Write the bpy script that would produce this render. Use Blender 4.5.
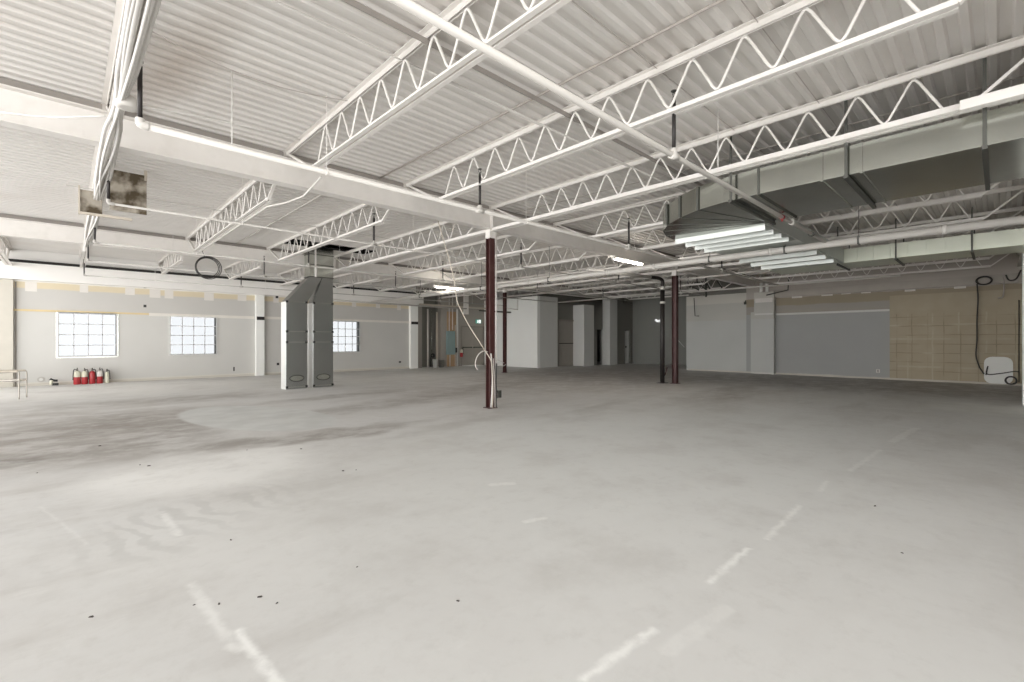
import bpy, bmesh, math, random
from mathutils import Vector, Matrix
random.seed(7)
for o in list(bpy.data.objects): bpy.data.objects.remove(o)
S = bpy.context.scene
COL = S.collection

# ------------------------------------------------------------------ camera
FPX, CAMZ = 466.5, 1.35
TH = math.atan2(488.0, FPX)
cam = bpy.data.objects.new('camera', bpy.data.cameras.new('camera'))
COL.objects.link(cam)
cam.location = (0, 0, CAMZ)
cam.rotation_euler = (math.pi/2, 0, TH - math.pi/2)
cam.data.sensor_width = 36; cam.data.lens = FPX*36/1024
cam.data.clip_start = 0.05; cam.data.clip_end = 200
S.camera = cam
# ------------------------------------------------------------------ sky and exposure
w = bpy.data.worlds.new('sky'); S.world = w; w.use_nodes = True
bg = w.node_tree.nodes['Background']
# hazy bright day: brightest toward the horizon, duller overhead
wn = w.node_tree.nodes; wl = w.node_tree.links
wtc = wn.new('ShaderNodeTexCoord'); wsx = wn.new('ShaderNodeSeparateXYZ'); wl.new(wtc.outputs['Generated'], wsx.inputs[0])
wab = wn.new('ShaderNodeMath'); wab.operation = 'ABSOLUTE'; wl.new(wsx.outputs[2], wab.inputs[0])
wr = wn.new('ShaderNodeMapRange'); wr.inputs[1].default_value = 0.05; wr.inputs[2].default_value = 0.5; wr.inputs[3].default_value = 3.7; wr.inputs[4].default_value = 0.75
wl.new(wab.outputs[0], wr.inputs[0]); wl.new(wr.outputs[0], bg.inputs[1])
bg.inputs[0].default_value = (1.0, 0.996, 0.985, 1)
S.view_settings.view_transform = 'Standard'; S.view_settings.look = 'None'
S.view_settings.gamma = 1; S.view_settings.use_curve_mapping = False
S.view_settings.exposure = 1.0
try:
    S.cycles.use_denoising = True
    S.cycles.max_bounces = 14; S.cycles.diffuse_bounces = 10; S.cycles.glossy_bounces = 5
    S.cycles.sample_clamp_indirect = 6
except Exception: pass

# ------------------------------------------------------------------ pixel helpers (the room was surveyed from the photograph)
_c, _s = math.cos(TH), math.sin(TH)
def ray(px, py):
    a = (px-512)/FPX; b = (341-py)/FPX
    return Vector((_c+a*_s, _s-a*_c, b))
def atZ(px, py, H):
    d = ray(px, py); t = (H-CAMZ)/d.z; p = d*t; return Vector((p.x, p.y, H))
def atX(px, py, x):
    d = ray(px, py); p = d*(x/d.x); return Vector((x, p.y, CAMZ+p.z))
def atY(px, py, y):
    d = ray(px, py); p = d*(y/d.y); return Vector((p.x, y, CAMZ+p.z))
def atD(px, py, depth):
    p = ray(px, py)*depth; return Vector((p.x, p.y, CAMZ+p.z))

# ------------------------------------------------------------------ materials
def mat(name, col, rough=0.6, metal=0.0, var=0.08, scale=3.0, bump=0.0, dirt=None, dirt_amt=0.0, emit=0.0, stretch=None, dr=(0.5, 0.75)):
    m = bpy.data.materials.new(name); m.use_nodes = True
    nt = m.node_tree; N = nt.nodes; L = nt.links
    b = N['Principled BSDF']
    b.inputs['Roughness'].default_value = rough; b.inputs['Metallic'].default_value = metal
    tc = N.new('ShaderNodeTexCoord'); no = N.new('ShaderNodeTexNoise')
    no.inputs['Scale'].default_value = scale; no.inputs['Detail'].default_value = 5
    if stretch:
        mp = N.new('ShaderNodeMapping'); mp.inputs['Scale'].default_value = stretch
        L.new(tc.outputs['Object'], mp.inputs[0]); L.new(mp.outputs[0], no.inputs['Vector'])
    else: L.new(tc.outputs['Object'], no.inputs['Vector'])
    mx = N.new('ShaderNodeMix'); mx.data_type = 'RGBA'
    mx.inputs[6].default_value = tuple(max(0, x*(1-var)) for x in col)+(1,)
    mx.inputs[7].default_value = tuple(min(1, x*(1+var)) for x in col)+(1,)
    L.new(no.outputs[0], mx.inputs[0])
    out = mx.outputs[2]
    if dirt:
        n2 = N.new('ShaderNodeTexNoise'); n2.inputs['Scale'].default_value = scale*0.7; n2.inputs['Detail'].default_value = 8
        L.new(tc.outputs['Object'], n2.inputs['Vector'])
        r = N.new('ShaderNodeMapRange'); r.inputs[1].default_value = dr[0]; r.inputs[2].default_value = dr[1]; r.inputs[4].default_value = dirt_amt
        L.new(n2.outputs[0], r.inputs[0])
        m2 = N.new('ShaderNodeMix'); m2.data_type = 'RGBA'
        L.new(r.outputs[0], m2.inputs[0]); L.new(out, m2.inputs[6]); m2.inputs[7].default_value = dirt+(1,)
        out = m2.outputs[2]
    L.new(out, b.inputs['Base Color'])
    if bump:
        bp = N.new('ShaderNodeBump'); bp.inputs['Strength'].default_value = bump; bp.inputs['Distance'].default_value = 0.01
        L.new(no.outputs[0], bp.inputs['Height']); L.new(bp.outputs[0], b.inputs['Normal'])
    if emit:
        b.inputs['Emission Color'].default_value = col+(1,); b.inputs['Emission Strength'].default_value = emit
    return m
M = {}
M['steel_white'] = mat('white painted steel', (0.74, 0.71, 0.675), 0.45, 0, 0.05, 6, dirt=(0.5, 0.47, 0.42), dirt_amt=0.25)
M['deck'] = mat('painted roof deck', (0.70, 0.675, 0.645), 0.5, 0, 0.06, 1.2, dirt=(0.52, 0.46, 0.41), dirt_amt=0.3, stretch=(0.4, 1.5, 1))
M['gap_shade'] = mat('painted gap shade', (0.30, 0.275, 0.25), 0.7, 0, 0.1, 3)  # dark colour standing for shade in gaps under the deck
def deck_stain():
    nt = M['deck'].node_tree; N = nt.nodes; L = nt.links; b = N['Principled BSDF']
    src = b.inputs['Base Color'].links[0].from_socket
    tc = N.new('ShaderNodeTexCoord'); mp = N.new('ShaderNodeMapping'); mp.vector_type = 'TEXTURE'
    mp.inputs['Location'].default_value = (0.95, 5.9, 4.08); mp.inputs['Rotation'].default_value = (0, 0, math.radians(8)); mp.inputs['Scale'].default_value = (0.30, 1.5, 1)
    no = N.new('ShaderNodeTexNoise'); no.inputs['Scale'].default_value = 4; no.inputs['Detail'].default_value = 6; L.new(tc.outputs['Object'], no.inputs['Vector'])
    ad = N.new('ShaderNodeVectorMath'); ad.operation = 'MULTIPLY_ADD'; L.new(no.outputs['Color'], ad.inputs[0]); ad.inputs[1].default_value = (.35, .35, 0); L.new(tc.outputs['Object'], ad.inputs[2])
    L.new(ad.outputs[0], mp.inputs[0]); ln = N.new('ShaderNodeVectorMath'); ln.operation = 'LENGTH'; L.new(mp.outputs[0], ln.inputs[0])
    r = N.new('ShaderNodeMapRange'); r.inputs[1].default_value = 0.2; r.inputs[2].default_value = 1.2; r.inputs[3].default_value = 0.65; r.inputs[4].default_value = 0; L.new(ln.outputs['Value'], r.inputs[0])
    m = N.new('ShaderNodeMix'); m.data_type = 'RGBA'; L.new(r.outputs[0], m.inputs[0]); L.new(src, m.inputs[6]); m.inputs[7].default_value = (0.42, 0.36, 0.31, 1)
    L.new(m.outputs[2], b.inputs['Base Color'])
deck_stain()
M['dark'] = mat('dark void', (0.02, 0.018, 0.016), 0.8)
M['blackpipe'] = mat('black iron pipe', (0.022, 0.018, 0.017), 0.5, 0.2)
M['maroon'] = mat('red oxide steel', (0.05, 0.013, 0.012), 0.5, 0, 0.2, 8, dirt=(0.11, 0.06, 0.05), dirt_amt=0.35)
M['pipe_white'] = mat('white painted pipe', (0.56, 0.535, 0.50), 0.4, 0, 0.04, 6)
M['pipe_dull'] = mat('dull painted pipe', (0.42, 0.40, 0.37), 0.5, 0, 0.06, 5)
M['cable_white'] = mat('white cable', (0.62, 0.60, 0.57), 0.5)
M['cable_grey'] = mat('grey cable', (0.42, 0.38, 0.35), 0.5)
M['cable_black'] = mat('black cable', (0.03, 0.027, 0.024), 0.5)
M['galv_step'] = mat('stepped galvanised sheet', (0.47, 0.49, 0.465), 0.4, 0.55, 0.08, 2)
M['galv_pale'] = mat('pale galvanised sheet', (0.66, 0.68, 0.58), 0.42, 0.45, 0.08, 2)
M['galv_reflection'] = mat('painted reflection sheet', (0.80, 0.80, 0.78), 0.4, 0.5, 0.04, 2)  # lighter copy, paints the window reflection on the upright ducts
M['galv'] = mat('galvanised sheet', (0.58, 0.595, 0.55), 0.18, 1.0, 0.10, 3, dirt=(0.42, 0.43, 0.385), dirt_amt=0.4)
M['galv_shiny'] = mat('bright galvanised sheet', (0.42, 0.43, 0.425), 0.24, 1.0, 0.10, 2.5)
M['galv_dark'] = mat('dark hanger steel', (0.09, 0.09, 0.08), 0.5, 0.6)
M['rust'] = mat('stained sheet', (0.40, 0.36, 0.30), 0.8, 0, 0.5, 5, dirt=(0.075, 0.055, 0.03), dirt_amt=1.0, dr=(0.40, 0.56))
M['drywall'] = mat('grey drywall', (0.60, 0.595, 0.57), 0.85, 0, 0.04, 1.2)
M['drywall_white'] = mat('white drywall', (0.80, 0.80, 0.77), 0.8, 0, 0.03, 1.0)
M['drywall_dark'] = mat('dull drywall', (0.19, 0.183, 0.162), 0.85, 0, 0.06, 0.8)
M['patch'] = mat('white patch', (0.66, 0.63, 0.59), 0.8, 0, 0.05, 5)
M['baseb'] = mat('dusty base', (0.52, 0.49, 0.43), 0.8)
M['ledge_white'] = mat('white ledge', (0.68, 0.65, 0.60), 0.7)
M['ledge_tan'] = mat('tan ledge', (0.62, 0.50, 0.29), 0.7, 0, 0.15, 3)
M['beamdull'] = mat('dull wall beam', (0.39, 0.355, 0.315), 0.7, 0, 0.15, 2)
M['beamwhite'] = mat('white wall beam', (0.78, 0.76, 0.73), 0.6, 0, 0.04, 2)
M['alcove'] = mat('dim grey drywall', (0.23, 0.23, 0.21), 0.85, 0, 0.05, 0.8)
M['taupe'] = mat('taupe wall', (0.33, 0.305, 0.27), 0.8, 0, 0.05, 1.5)
M['doorgrey'] = mat('taupe door', (0.30, 0.275, 0.24), 0.6)
M['doorframe'] = mat('door frame', (0.24, 0.215, 0.19), 0.6)
M['winframe'] = mat('white window frame', (0.50, 0.50, 0.485), 0.5)
M['muntin'] = mat('pale muntin', (0.50, 0.50, 0.50), 0.5)
M['red_dark'] = mat('dark red paint', (0.22, 0.02, 0.02), 0.5)
M['red'] = mat('extinguisher red', (0.36, 0.025, 0.03), 0.35, 0, 0.05)
M['cream'] = mat('cream label', (0.60, 0.585, 0.47), 0.6)
M['chrome'] = mat('chair tube', (0.36, 0.33, 0.29), 0.4, 0.5)
M['chairpad'] = mat('pale chair pad', (0.75, 0.71, 0.66), 0.7)
M['black'] = mat('black plastic', (0.015, 0.015, 0.014), 0.5)
M['panelgreen'] = mat('grey green panel', (0.22, 0.30, 0.29), 0.5)
M['plyorange'] = mat('plywood backing', (0.40, 0.26, 0.15), 0.7, 0, 0.2, 5)
M['conduit_tan'] = mat('tan conduit', (0.50, 0.445, 0.37), 0.5)
M['bucket'] = mat('pale bucket', (0.55, 0.55, 0.52), 0.5)
M['tube'] = mat('lit tube', (1.0, 0.95, 0.86), 0.4, 0, 0, 1, emit=25.0)
M['exit_green'] = mat('exit sign face', (0.10, 0.30, 0.24), 0.5, emit=0.25)
M['exit_white'] = mat('exit lettering', (0.9, 0.9, 0.9), 0.5, emit=0.5)
M['lamp_white'] = mat('lamp head', (0.9, 0.9, 0.9), 0.5, emit=0.3)
M['wood'] = mat('brown wood jamb', (0.33, 0.19, 0.11), 0.7)
M['debris'] = mat('dark crumbs', (0.06, 0.05, 0.045), 0.9)
g = bpy.data.materials.new('window glass'); g.use_nodes = True
nt = g.node_tree; nt.nodes.remove(nt.nodes['Principled BSDF'])
tr = nt.nodes.new('ShaderNodeBsdfTransparent'); tr.inputs[0].default_value = (0.125, 0.13, 0.135, 1); gl = nt.nodes.new('ShaderNodeBsdfGlossy'); gl.inputs['Roughness'].default_value = 0.05
mx = nt.nodes.new('ShaderNodeMixShader'); mx.inputs[0].default_value = 0.012
nt.links.new(tr.outputs[0], mx.inputs[1]); nt.links.new(gl.outputs[0], mx.inputs[2])
nt.links.new(mx.outputs[0], nt.nodes['Material Output'].inputs[0])
M['glass'] = g

# wall paint that changes with height: (z, colour) steps, constant bands with slightly ragged edges
def banded(name, steps, rag=0.03, rough=0.85, extra=None):
    m = bpy.data.materials.new(name); m.use_nodes = True
    nt = m.node_tree; N = nt.nodes; L = nt.links; b = N['Principled BSDF']; b.inputs['Roughness'].default_value = rough
    geo = N.new('ShaderNodeNewGeometry'); sx = N.new('ShaderNodeSeparateXYZ'); L.new(geo.outputs['Position'], sx.inputs[0])
    no = N.new('ShaderNodeTexNoise'); no.inputs['Scale'].default_value = 1.7; no.inputs['Detail'].default_value = 5
    L.new(geo.outputs['Position'], no.inputs['Vector'])
    ma = N.new('ShaderNodeMath'); ma.operation = 'MULTIPLY_ADD'; ma.inputs[1].default_value = rag; L.new(no.outputs[0], ma.inputs[0]); L.new(sx.outputs[2], ma.inputs[2])
    dv = N.new('ShaderNodeMath'); dv.operation = 'DIVIDE'; dv.inputs[1].default_value = 4.2; L.new(ma.outputs[0], dv.inputs[0])
    cr = N.new('ShaderNodeValToRGB'); cr.color_ramp.interpolation = 'LINEAR'
    els = cr.color_ramp.elements
    pts = []
    for i, (z, c) in enumerate(steps):
        if i == 0: pts.append((0, c))
        else: pts.append(((z+rag/2-0.012)/4.2, steps[i-1][1])); pts.append(((z+rag/2+0.012)/4.2, c))
    els[0].position = pts[0][0]; els[0].color = pts[0][1]+(1,)
    els[1].position = 1.0; els[1].color = pts[-1][1]+(1,)
    for p, c in pts[1:]:
        e = els.new(p); e.color = c+(1,)
    L.new(dv.outputs[0], cr.inputs[0])
    n2 = N.new('ShaderNodeTexNoise'); n2.inputs['Scale'].default_value = 0.9; n2.inputs['Detail'].default_value = 6; L.new(geo.outputs['Position'], n2.inputs['Vector'])
    r = N.new('ShaderNodeMapRange'); r.inputs[3].default_value = 0.93; r.inputs[4].default_value = 1.06; L.new(n2.outputs[0], r.inputs[0])
    mu = N.new('ShaderNodeVectorMath'); mu.operation = 'SCALE'; L.new(cr.outputs[0], mu.inputs[0]); L.new(r.outputs[0], mu.inputs['Scale'])
    L.new(mu.outputs[0], b.inputs['Base Color'])
    return m
GR = (0.535, 0.525, 0.50); GR2 = (0.505, 0.49, 0.465)
M['wall_left'] = banded('window wall paint', [(0, (0.60, 0.575, 0.52)), (0.10, GR), (2.26, GR2), (2.93, (0.62, 0.54, 0.39)), (3.12, (0.76, 0.74, 0.71))], 0.05)
M['wall_right'] = banded('far wall paint', [(0, (0.55, 0.53, 0.48)), (0.06, (0.345, 0.345, 0.335)), (2.44, (0.33, 0.305, 0.27)), (2.78, (0.31, 0.265, 0.195)), (3.10, (0.44, 0.40, 0.36))], 0.10)
M['wall_pale'] = banded('pale panel paint', [(0, (0.58, 0.57, 0.53)), (0.06, (0.47, 0.475, 0.455)), (2.25, (0.46, 0.45, 0.415)), (3.0, (0.54, 0.52, 0.47))], 0.08)

# plywood sheet with its glue and stud lines
def osb():
    m = bpy.data.materials.new('bare plywood'); m.use_nodes = True
    nt = m.node_tree; N = nt.nodes; L = nt.links; b = N['Principled BSDF']; b.inputs['Roughness'].default_value = 0.85
    geo = N.new('ShaderNodeNewGeometry'); sx = N.new('ShaderNodeSeparateXYZ'); L.new(geo.outputs['Position'], sx.inputs[0])
    no = N.new('ShaderNodeTexNoise'); no.inputs['Scale'].default_value = 2.2; no.inputs['Detail'].default_value = 6; L.new(geo.outputs['Position'], no.inputs['Vector'])
    def math_(op, a, bb, c=None):
        n = N.new('ShaderNodeMath'); n.operation = op
        for i, v in enumerate((a, bb, c)):
            if v is None: continue
            if isinstance(v, (int, float)): n.inputs[i].default_value = v
            else: L.new(v, n.inputs[i])
        return n.outputs[0]
    def lines(coord, pitch, width, off):
        f = math_('FRACT', math_('DIVIDE', math_('ADD', coord, off), pitch), 0)
        d = math_('ABSOLUTE', math_('SUBTRACT', f, 0.5), 0)
        return math_('LESS_THAN', d, width/pitch)
    wob = math_('MULTIPLY_ADD', no.outputs[0], 0.05, sx.outputs[1])
    wz = math_('MULTIPLY_ADD', no.outputs[0], 0.05, sx.outputs[2])
    v1 = lines(wob, 0.40, 0.012, 0.1); v2 = lines(wob, 0.63, 0.02, 0.0); h1 = lines(wz, 0.305, 0.012, 0.1); h2 = lines(wz, 0.47, 0.03, 0.2)
    low = math_('LESS_THAN', sx.outputs[2], 2.28)
    n3 = N.new('ShaderNodeTexNoise'); n3.inputs['Scale'].default_value = 1.6; L.new(geo.outputs['Position'], n3.inputs['Vector'])
    gate = N.new('ShaderNodeMapRange'); gate.inputs[1].default_value = 0.42; gate.inputs[2].default_value = 0.6; L.new(n3.outputs[0], gate.inputs[0])
    dk = math_('MULTIPLY', math_('MULTIPLY', math_('MAXIMUM', v1, h1), low), math_('MULTIPLY_ADD', gate.outputs[0], 0.38, 0.06))
    lt = math_('MULTIPLY', math_('MULTIPLY', math_('MAXIMUM', v2, h2), low), math_('MULTIPLY_ADD', gate.outputs[0], -0.3, 0.35))
    mA = N.new('ShaderNodeMix'); mA.data_type = 'RGBA'; L.new(no.outputs[0], mA.inputs[0])
    mA.inputs[6].default_value = (0.34, 0.285, 0.20, 1); mA.inputs[7].default_value = (0.42, 0.365, 0.275, 1)
    mB = N.new('ShaderNodeMix'); mB.data_type = 'RGBA'; L.new(lt, mB.inputs[0]); L.new(mA.outputs[2], mB.inputs[6]); mB.inputs[7].default_value = (0.52, 0.47, 0.37, 1)
    mC = N.new('ShaderNodeMix'); mC.data_type = 'RGBA'; L.new(dk, mC.inputs[0]); L.new(mB.outputs[2], mC.inputs[6]); mC.inputs[7].default_value = (0.12, 0.09, 0.055, 1)
    L.new(mC.outputs[2], b.inputs['Base Color'])
    return m
M['osb'] = osb()

# concrete floor: mottling, dust, dirt, repair patches, paint dashes, painted light and shade
def concrete():
    m = bpy.data.materials.new('bare concrete'); m.use_nodes = True
    nt = m.node_tree; N = nt.nodes; L = nt.links; b = N['Principled BSDF']; b.inputs['Roughness'].default_value = 0.62
    b.inputs['Specular IOR Level'].default_value = 0.35
    geo = N.new('ShaderNodeNewGeometry')
    sxy = N.new('ShaderNodeVectorMath'); sxy.operation = 'MULTIPLY'; sxy.inputs[1].default_value = (1, 1, 0); L.new(geo.outputs['Position'], sxy.inputs[0])
    P = sxy.outputs[0]
    def noise(scale, detail=6, rough=0.55, sc=None):
        n = N.new('ShaderNodeTexNoise'); n.inputs['Scale'].default_value = scale; n.inputs['Detail'].default_value = detail; n.inputs['Roughness'].default_value = rough
        if sc:
            mp = N.new('ShaderNodeMapping'); mp.inputs['Scale'].default_value = sc; L.new(P, mp.inputs[0]); L.new(mp.outputs[0], n.inputs['Vector'])
        else: L.new(P, n.inputs['Vector'])
        return n.outputs[0]
    def MA(op, a, bb=0, c=None):
        n = N.new('ShaderNodeMath'); n.operation = op
        for i, v in enumerate((a, bb, c)):
            if v is None: continue
            if isinstance(v, (int, float)): n.inputs[i].default_value = v
            else: L.new(v, n.inputs[i])
        return n.outputs[0]
    def rng(v, a, bb, lo=0.0, hi=1.0, smooth=True):
        n = N.new('ShaderNodeMapRange'); n.interpolation_type = 'SMOOTHSTEP' if smooth else 'LINEAR'
        L.new(v, n.inputs[0]); n.inputs[1].default_value = a; n.inputs[2].default_value = bb; n.inputs[3].default_value = lo; n.inputs[4].default_value = hi
        return n.outputs[0]
    def mixc(f, A, B):
        n = N.new('ShaderNodeMix'); n.data_type = 'RGBA'
        for i, v in ((0, f), (6, A), (7, B)):
            if isinstance(v, tuple): n.inputs[i].default_value = v+(1,)
            elif isinstance(v, (int, float)): n.inputs[i].default_value = v
            else: L.new(v, n.inputs[i])
        return n.outputs[2]
    warp_n = N.new('ShaderNodeTexNoise'); warp_n.inputs['Scale'].default_value = 1.3; warp_n.inputs['Detail'].default_value = 5; L.new(P, warp_n.inputs['Vector'])
    wv = N.new('ShaderNodeVectorMath'); wv.operation = 'MULTIPLY_ADD'; L.new(warp_n.outputs['Color'], wv.inputs[0]); wv.inputs[1].default_value = (0.9, 0.9, 0); L.new(P, wv.inputs[2])
    PW = N.new('ShaderNodeVectorMath'); PW.operation = 'SUBTRACT'; L.new(wv.outputs[0], PW.inputs[0]); PW.inputs[1].default_value = (0.45, 0.45, 0); PW = PW.outputs[0]
    wf = N.new('ShaderNodeVectorMath'); wf.operation = 'MULTIPLY_ADD'; 
    fn = N.new('ShaderNodeTexNoise'); fn.inputs['Scale'].default_value = 14; fn.inputs['Detail'].default_value = 4; L.new(P, fn.inputs['Vector'])
    L.new(fn.outputs['Color'], wf.inputs[0]); wf.inputs[1].default_value = (0.06, 0.06, 0); L.new(P, wf.inputs[2])
    PF = N.new('ShaderNodeVectorMath'); PF.operation = 'SUBTRACT'; L.new(wf.outputs[0], PF.inputs[0]); PF.inputs[1].default_value = (0.03, 0.03, 0); PF = PF.outputs[0]
    def ell(cx, cy, rx, ry, rot, soft, src=None):
        mp = N.new('ShaderNodeMapping'); mp.vector_type = 'TEXTURE'
        mp.inputs['Location'].default_value = (cx, cy, 0); mp.inputs['Rotation'].default_value = (0, 0, math.radians(rot)); mp.inputs['Scale'].default_value = (rx, ry, 1)
        L.new(src or PW, mp.inputs[0])
        ln = N.new('ShaderNodeVectorMath'); ln.operation = 'LENGTH'; L.new(mp.outputs[0], ln.inputs[0])
        return rng(ln.outputs['Value'], 1-soft, 1+soft, 1, 0)
    def seg(ax, ay, bx, by, wd, soft=0.02):
        A = Vector((ax, ay, 0)); D = Vector((bx-ax, by-ay, 0)); l = D.length; D.normalize()
        s = N.new('ShaderNodeVectorMath'); s.operation = 'SUBTRACT'; L.new(PF, s.inputs[0]); s.inputs[1].default_value = A
        d = N.new('ShaderNodeVectorMath'); d.operation = 'DOT_PRODUCT'; L.new(s.outputs[0], d.inputs[0]); d.inputs[1].default_value = D
        cl = MA('MINIMUM', MA('MAXIMUM', d.outputs['Value'], 0.0), l)
        sc = N.new('ShaderNodeVectorMath'); sc.operation = 'SCALE'; sc.inputs[0].default_value = D; L.new(cl, sc.inputs['Scale'])
        df = N.new('ShaderNodeVectorMath'); df.operation = 'DISTANCE'; L.new(s.outputs[0], df.inputs[0]); L.new(sc.outputs[0], df.inputs[1])
        return rng(df.outputs['Value'], wd-soft, wd+soft, 1, 0)
    c = mixc(rng(noise(0.35, 5), 0.32, 0.68), (0.57, 0.555, 0.535), (0.65, 0.65, 0.64))
    c = mixc(rng(noise(1.6, 8, 0.62), 0.35, 0.7), c, (0.645, 0.64, 0.625))
    c = mixc(rng(noise(0.8, 7, 0.6, (0.5, 1.6, 1)), 0.50, 0.70, 0, 0.5), c, (0.43, 0.41, 0.385))
    c = mixc(rng(noise(9, 6, 0.7), 0.45, 0.75, 0, 0.22), c, (0.42, 0.40, 0.375))
    # long scuffed dirt smear across the left and the middle of the slab, painted shade at far right
    grain = rng(noise(1.7, 9, 0.7, (0.9, 1.2, 1)), 0.36, 0.6)
    for (cx, cy, rx, ry, rot, soft, amt, colr) in DIRT_SHADE:
        c = mixc(MA('MULTIPLY', MA('MULTIPLY', ell(cx, cy, rx, ry, rot, soft), amt), MA('MULTIPLY_ADD', grain, 0.65, 0.35)), c, colr)
    # pale ground patches and daylight painted into the slab
    for (cx, cy, rx, ry, rot, soft, amt, colr) in PALE_LIGHT:
        c = mixc(MA('MULTIPLY', ell(cx, cy, rx, ry, rot, soft, PW), amt), c, colr)
    c = mixc(rng(noise(0.9, 9, 0.66), 0.46, 0.70, 0, 0.42), c, (0.49, 0.475, 0.45))
    c = mixc(rng(noise(5.5, 7, 0.7), 0.50, 0.72, 0, 0.22), c, (0.47, 0.455, 0.43))
    c = mixc(rng(noise(3.1, 8, 0.7, (0.7, 1.4, 1)), 0.56, 0.70, 0, 0.30), c, (0.74, 0.735, 0.715))
    # the smooth grey repair
    c = mixc(MA('MULTIPLY', ell(*REPAIR, 0.05, PF), 0.85), c, mixc(rng(noise(2.2, 6), 0.35, 0.65), (0.56, 0.57, 0.555), (0.64, 0.65, 0.635)))
    # trowel swirls
    wvx = N.new('ShaderNodeTexWave'); wvx.bands_direction = 'X'; wvx.inputs['Scale'].default_value = 1.7; wvx.inputs['Distortion'].default_value = 1.5; wvx.inputs['Detail'].default_value = 1.5; wvx.inputs['Detail Scale'].default_value = 1.2
    mp = N.new('ShaderNodeMapping'); mp.inputs['Rotation'].default_value = (0, 0, math.radians(-20)); L.new(PW, mp.inputs[0]); L.new(mp.outputs[0], wvx.inputs['Vector'])
    c = mixc(MA('MULTIPLY', MA('MULTIPLY', ell(0.72, 4.25, 0.8, 0.42, 25, 0.5), rng(wvx.outputs['Color'], 0.3, 0.9)), 0.38), c, (0.47, 0.465, 0.45))
    for (ax, ay, bx, by, wd, amt) in DASH:
        wear = rng(noise(5+ax, 5, 0.7), 0.3, 0.55, 0.35, 1)
        c = mixc(MA('MULTIPLY', MA('MULTIPLY', seg(ax, ay, bx, by, wd), amt), wear), c, (0.88, 0.88, 0.86))
    L.new(c, b.inputs['Base Color'])
    bp = N.new('ShaderNodeBump'); bp.inputs['Strength'].default_value = 0.12; bp.inputs['Distance'].default_value = 0.01
    L.new(noise(7, 7, 0.65), bp.inputs['Height']); L.new(bp.outputs[0], b.inputs['Normal'])
    return m
BR = (0.27, 0.245, 0.22)
DIRT_SHADE = [(0.2, 8.7, 1.5, 1.9, 5, 0.4, 0.85, BR), (1.3, 10.2, 1.3, 1.3, -20, 0.4, 0.7, BR), (2.35, 6.75, 1.7, 0.38, -6, 0.4, 0.8, BR), (-0.8, 7.55, 0.5, 0.42, 0, 0.3, 0.9, (0.13, 0.11, 0.095)), (-0.3, 10.5, 1.2, 2.0, 0, 0.5, 0.6, BR),
        (1.5, 13.2, 2.6, 0.8, -5, 0.6, 0.6, BR), (5.4, 9.2, 3.0, 0.5, 10, 0.6, 0.6, BR), (4.6, 11.2, 1.6, 0.35, 5, 0.5, 0.6, BR), (9.0, 10.5, 2.5, 0.5, 10, 0.6, 0.55, BR), (12.5, 9.5, 6.0, 3.0, -20, 0.7, 0.6, (0.30, 0.27, 0.245)), (18.0, 3.0, 3.0, 6.0, 0, 0.5, 0.7, (0.25, 0.23, 0.21)),  # last ellipse here paints the shade before the far right wall
        (16, 12.5, 5, 2.8, -10, 0.6, 0.65, (0.28, 0.25, 0.225)), (9.5, 4.0, 4, 0.35, 12, 0.7, 0.5, BR), (7.2, 5.4, 1.6, 0.25, 15, 0.6, 0.5, BR), (12.0, 5.0, 3.0, 0.5, 5, 0.6, 0.5, BR), (4.5, 6.0, 1.4, 0.2, 10, 0.6, 0.4, BR)]
PALE_LIGHT = [(1.15, 5.75, 1.0, 0.85, 20, 0.4, 1.0, (0.79, 0.785, 0.765)), (0.75, 3.6, 0.7, 0.9, 0, 0.6, 0.4, (0.72, 0.715, 0.695)), (3.6, 3.9, 2.2, 1.8, 0, 0.6, 0.5, (0.67, 0.675, 0.655)), (0.8, 17.3, 5.5, 2.0, 0, 0.5, 1.0, (0.80, 0.79, 0.77)), (3.2, 0.9, 3.0, 1.4, 10, 0.6, 0.7, (0.71, 0.705, 0.69)), (5.2, 15.5, 5, 1.2, 0, 0.5, 0.5, (0.70, 0.695, 0.67)),  # ellipses by the windows and in the right foreground paint daylight
        (6.2, 2.8, 4.0, 2.0, 10, 0.6, 0.7, (0.73, 0.74, 0.725)), (5.5, 5.0, 2.5, 1.3, 10, 0.6, 0.5, (0.70, 0.71, 0.695)), (13.2, 0.2, 0.9, 0.9, 0, 0.4, 0.7, (0.74, 0.74, 0.71))]  # mid-floor lift and the lit patch by the wall end are painted light
REPAIR = (2.45, 9.2, 0.95, 2.0, 12)
DASH = [(1.50, 1.15, 1.98, 1.12, 0.019, 1.0), (2.60, 1.13, 3.20, 1.13, 0.018, 1.0), (3.45, 1.10, 4.35, 1.14, 0.018, 0.7), (4.9, 1.12, 5.3, 1.15, 0.02, 0.4), (5.9, 1.08, 7.3, 1.03, 0.025, 0.35),
        (0.50, 3.1, 0.53, 2.42, 0.022, 0.5), (0.58, 2.45, 0.60, 1.95, 0.02, 0.85), (0.52, 2.36, 0.56, 2.3, 0.022, 0.5), (0.55, 4.50, 0.57, 3.95, 0.022, 0.5), (2.48, 2.45, 2.62, 2.4, 0.03, 0.6), (2.9, 3.3, 3.05, 3.2, 0.045, 0.45),
        (1.9, 1.0, 2.4, 0.95, 0.04, 0.3), (8.0, 1.0, 9.5, 0.9, 0.05, 0.3), (-0.15, 5.4, 0.1, 4.2, 0.01, 0.25)]
M['concrete'] = concrete()

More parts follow.
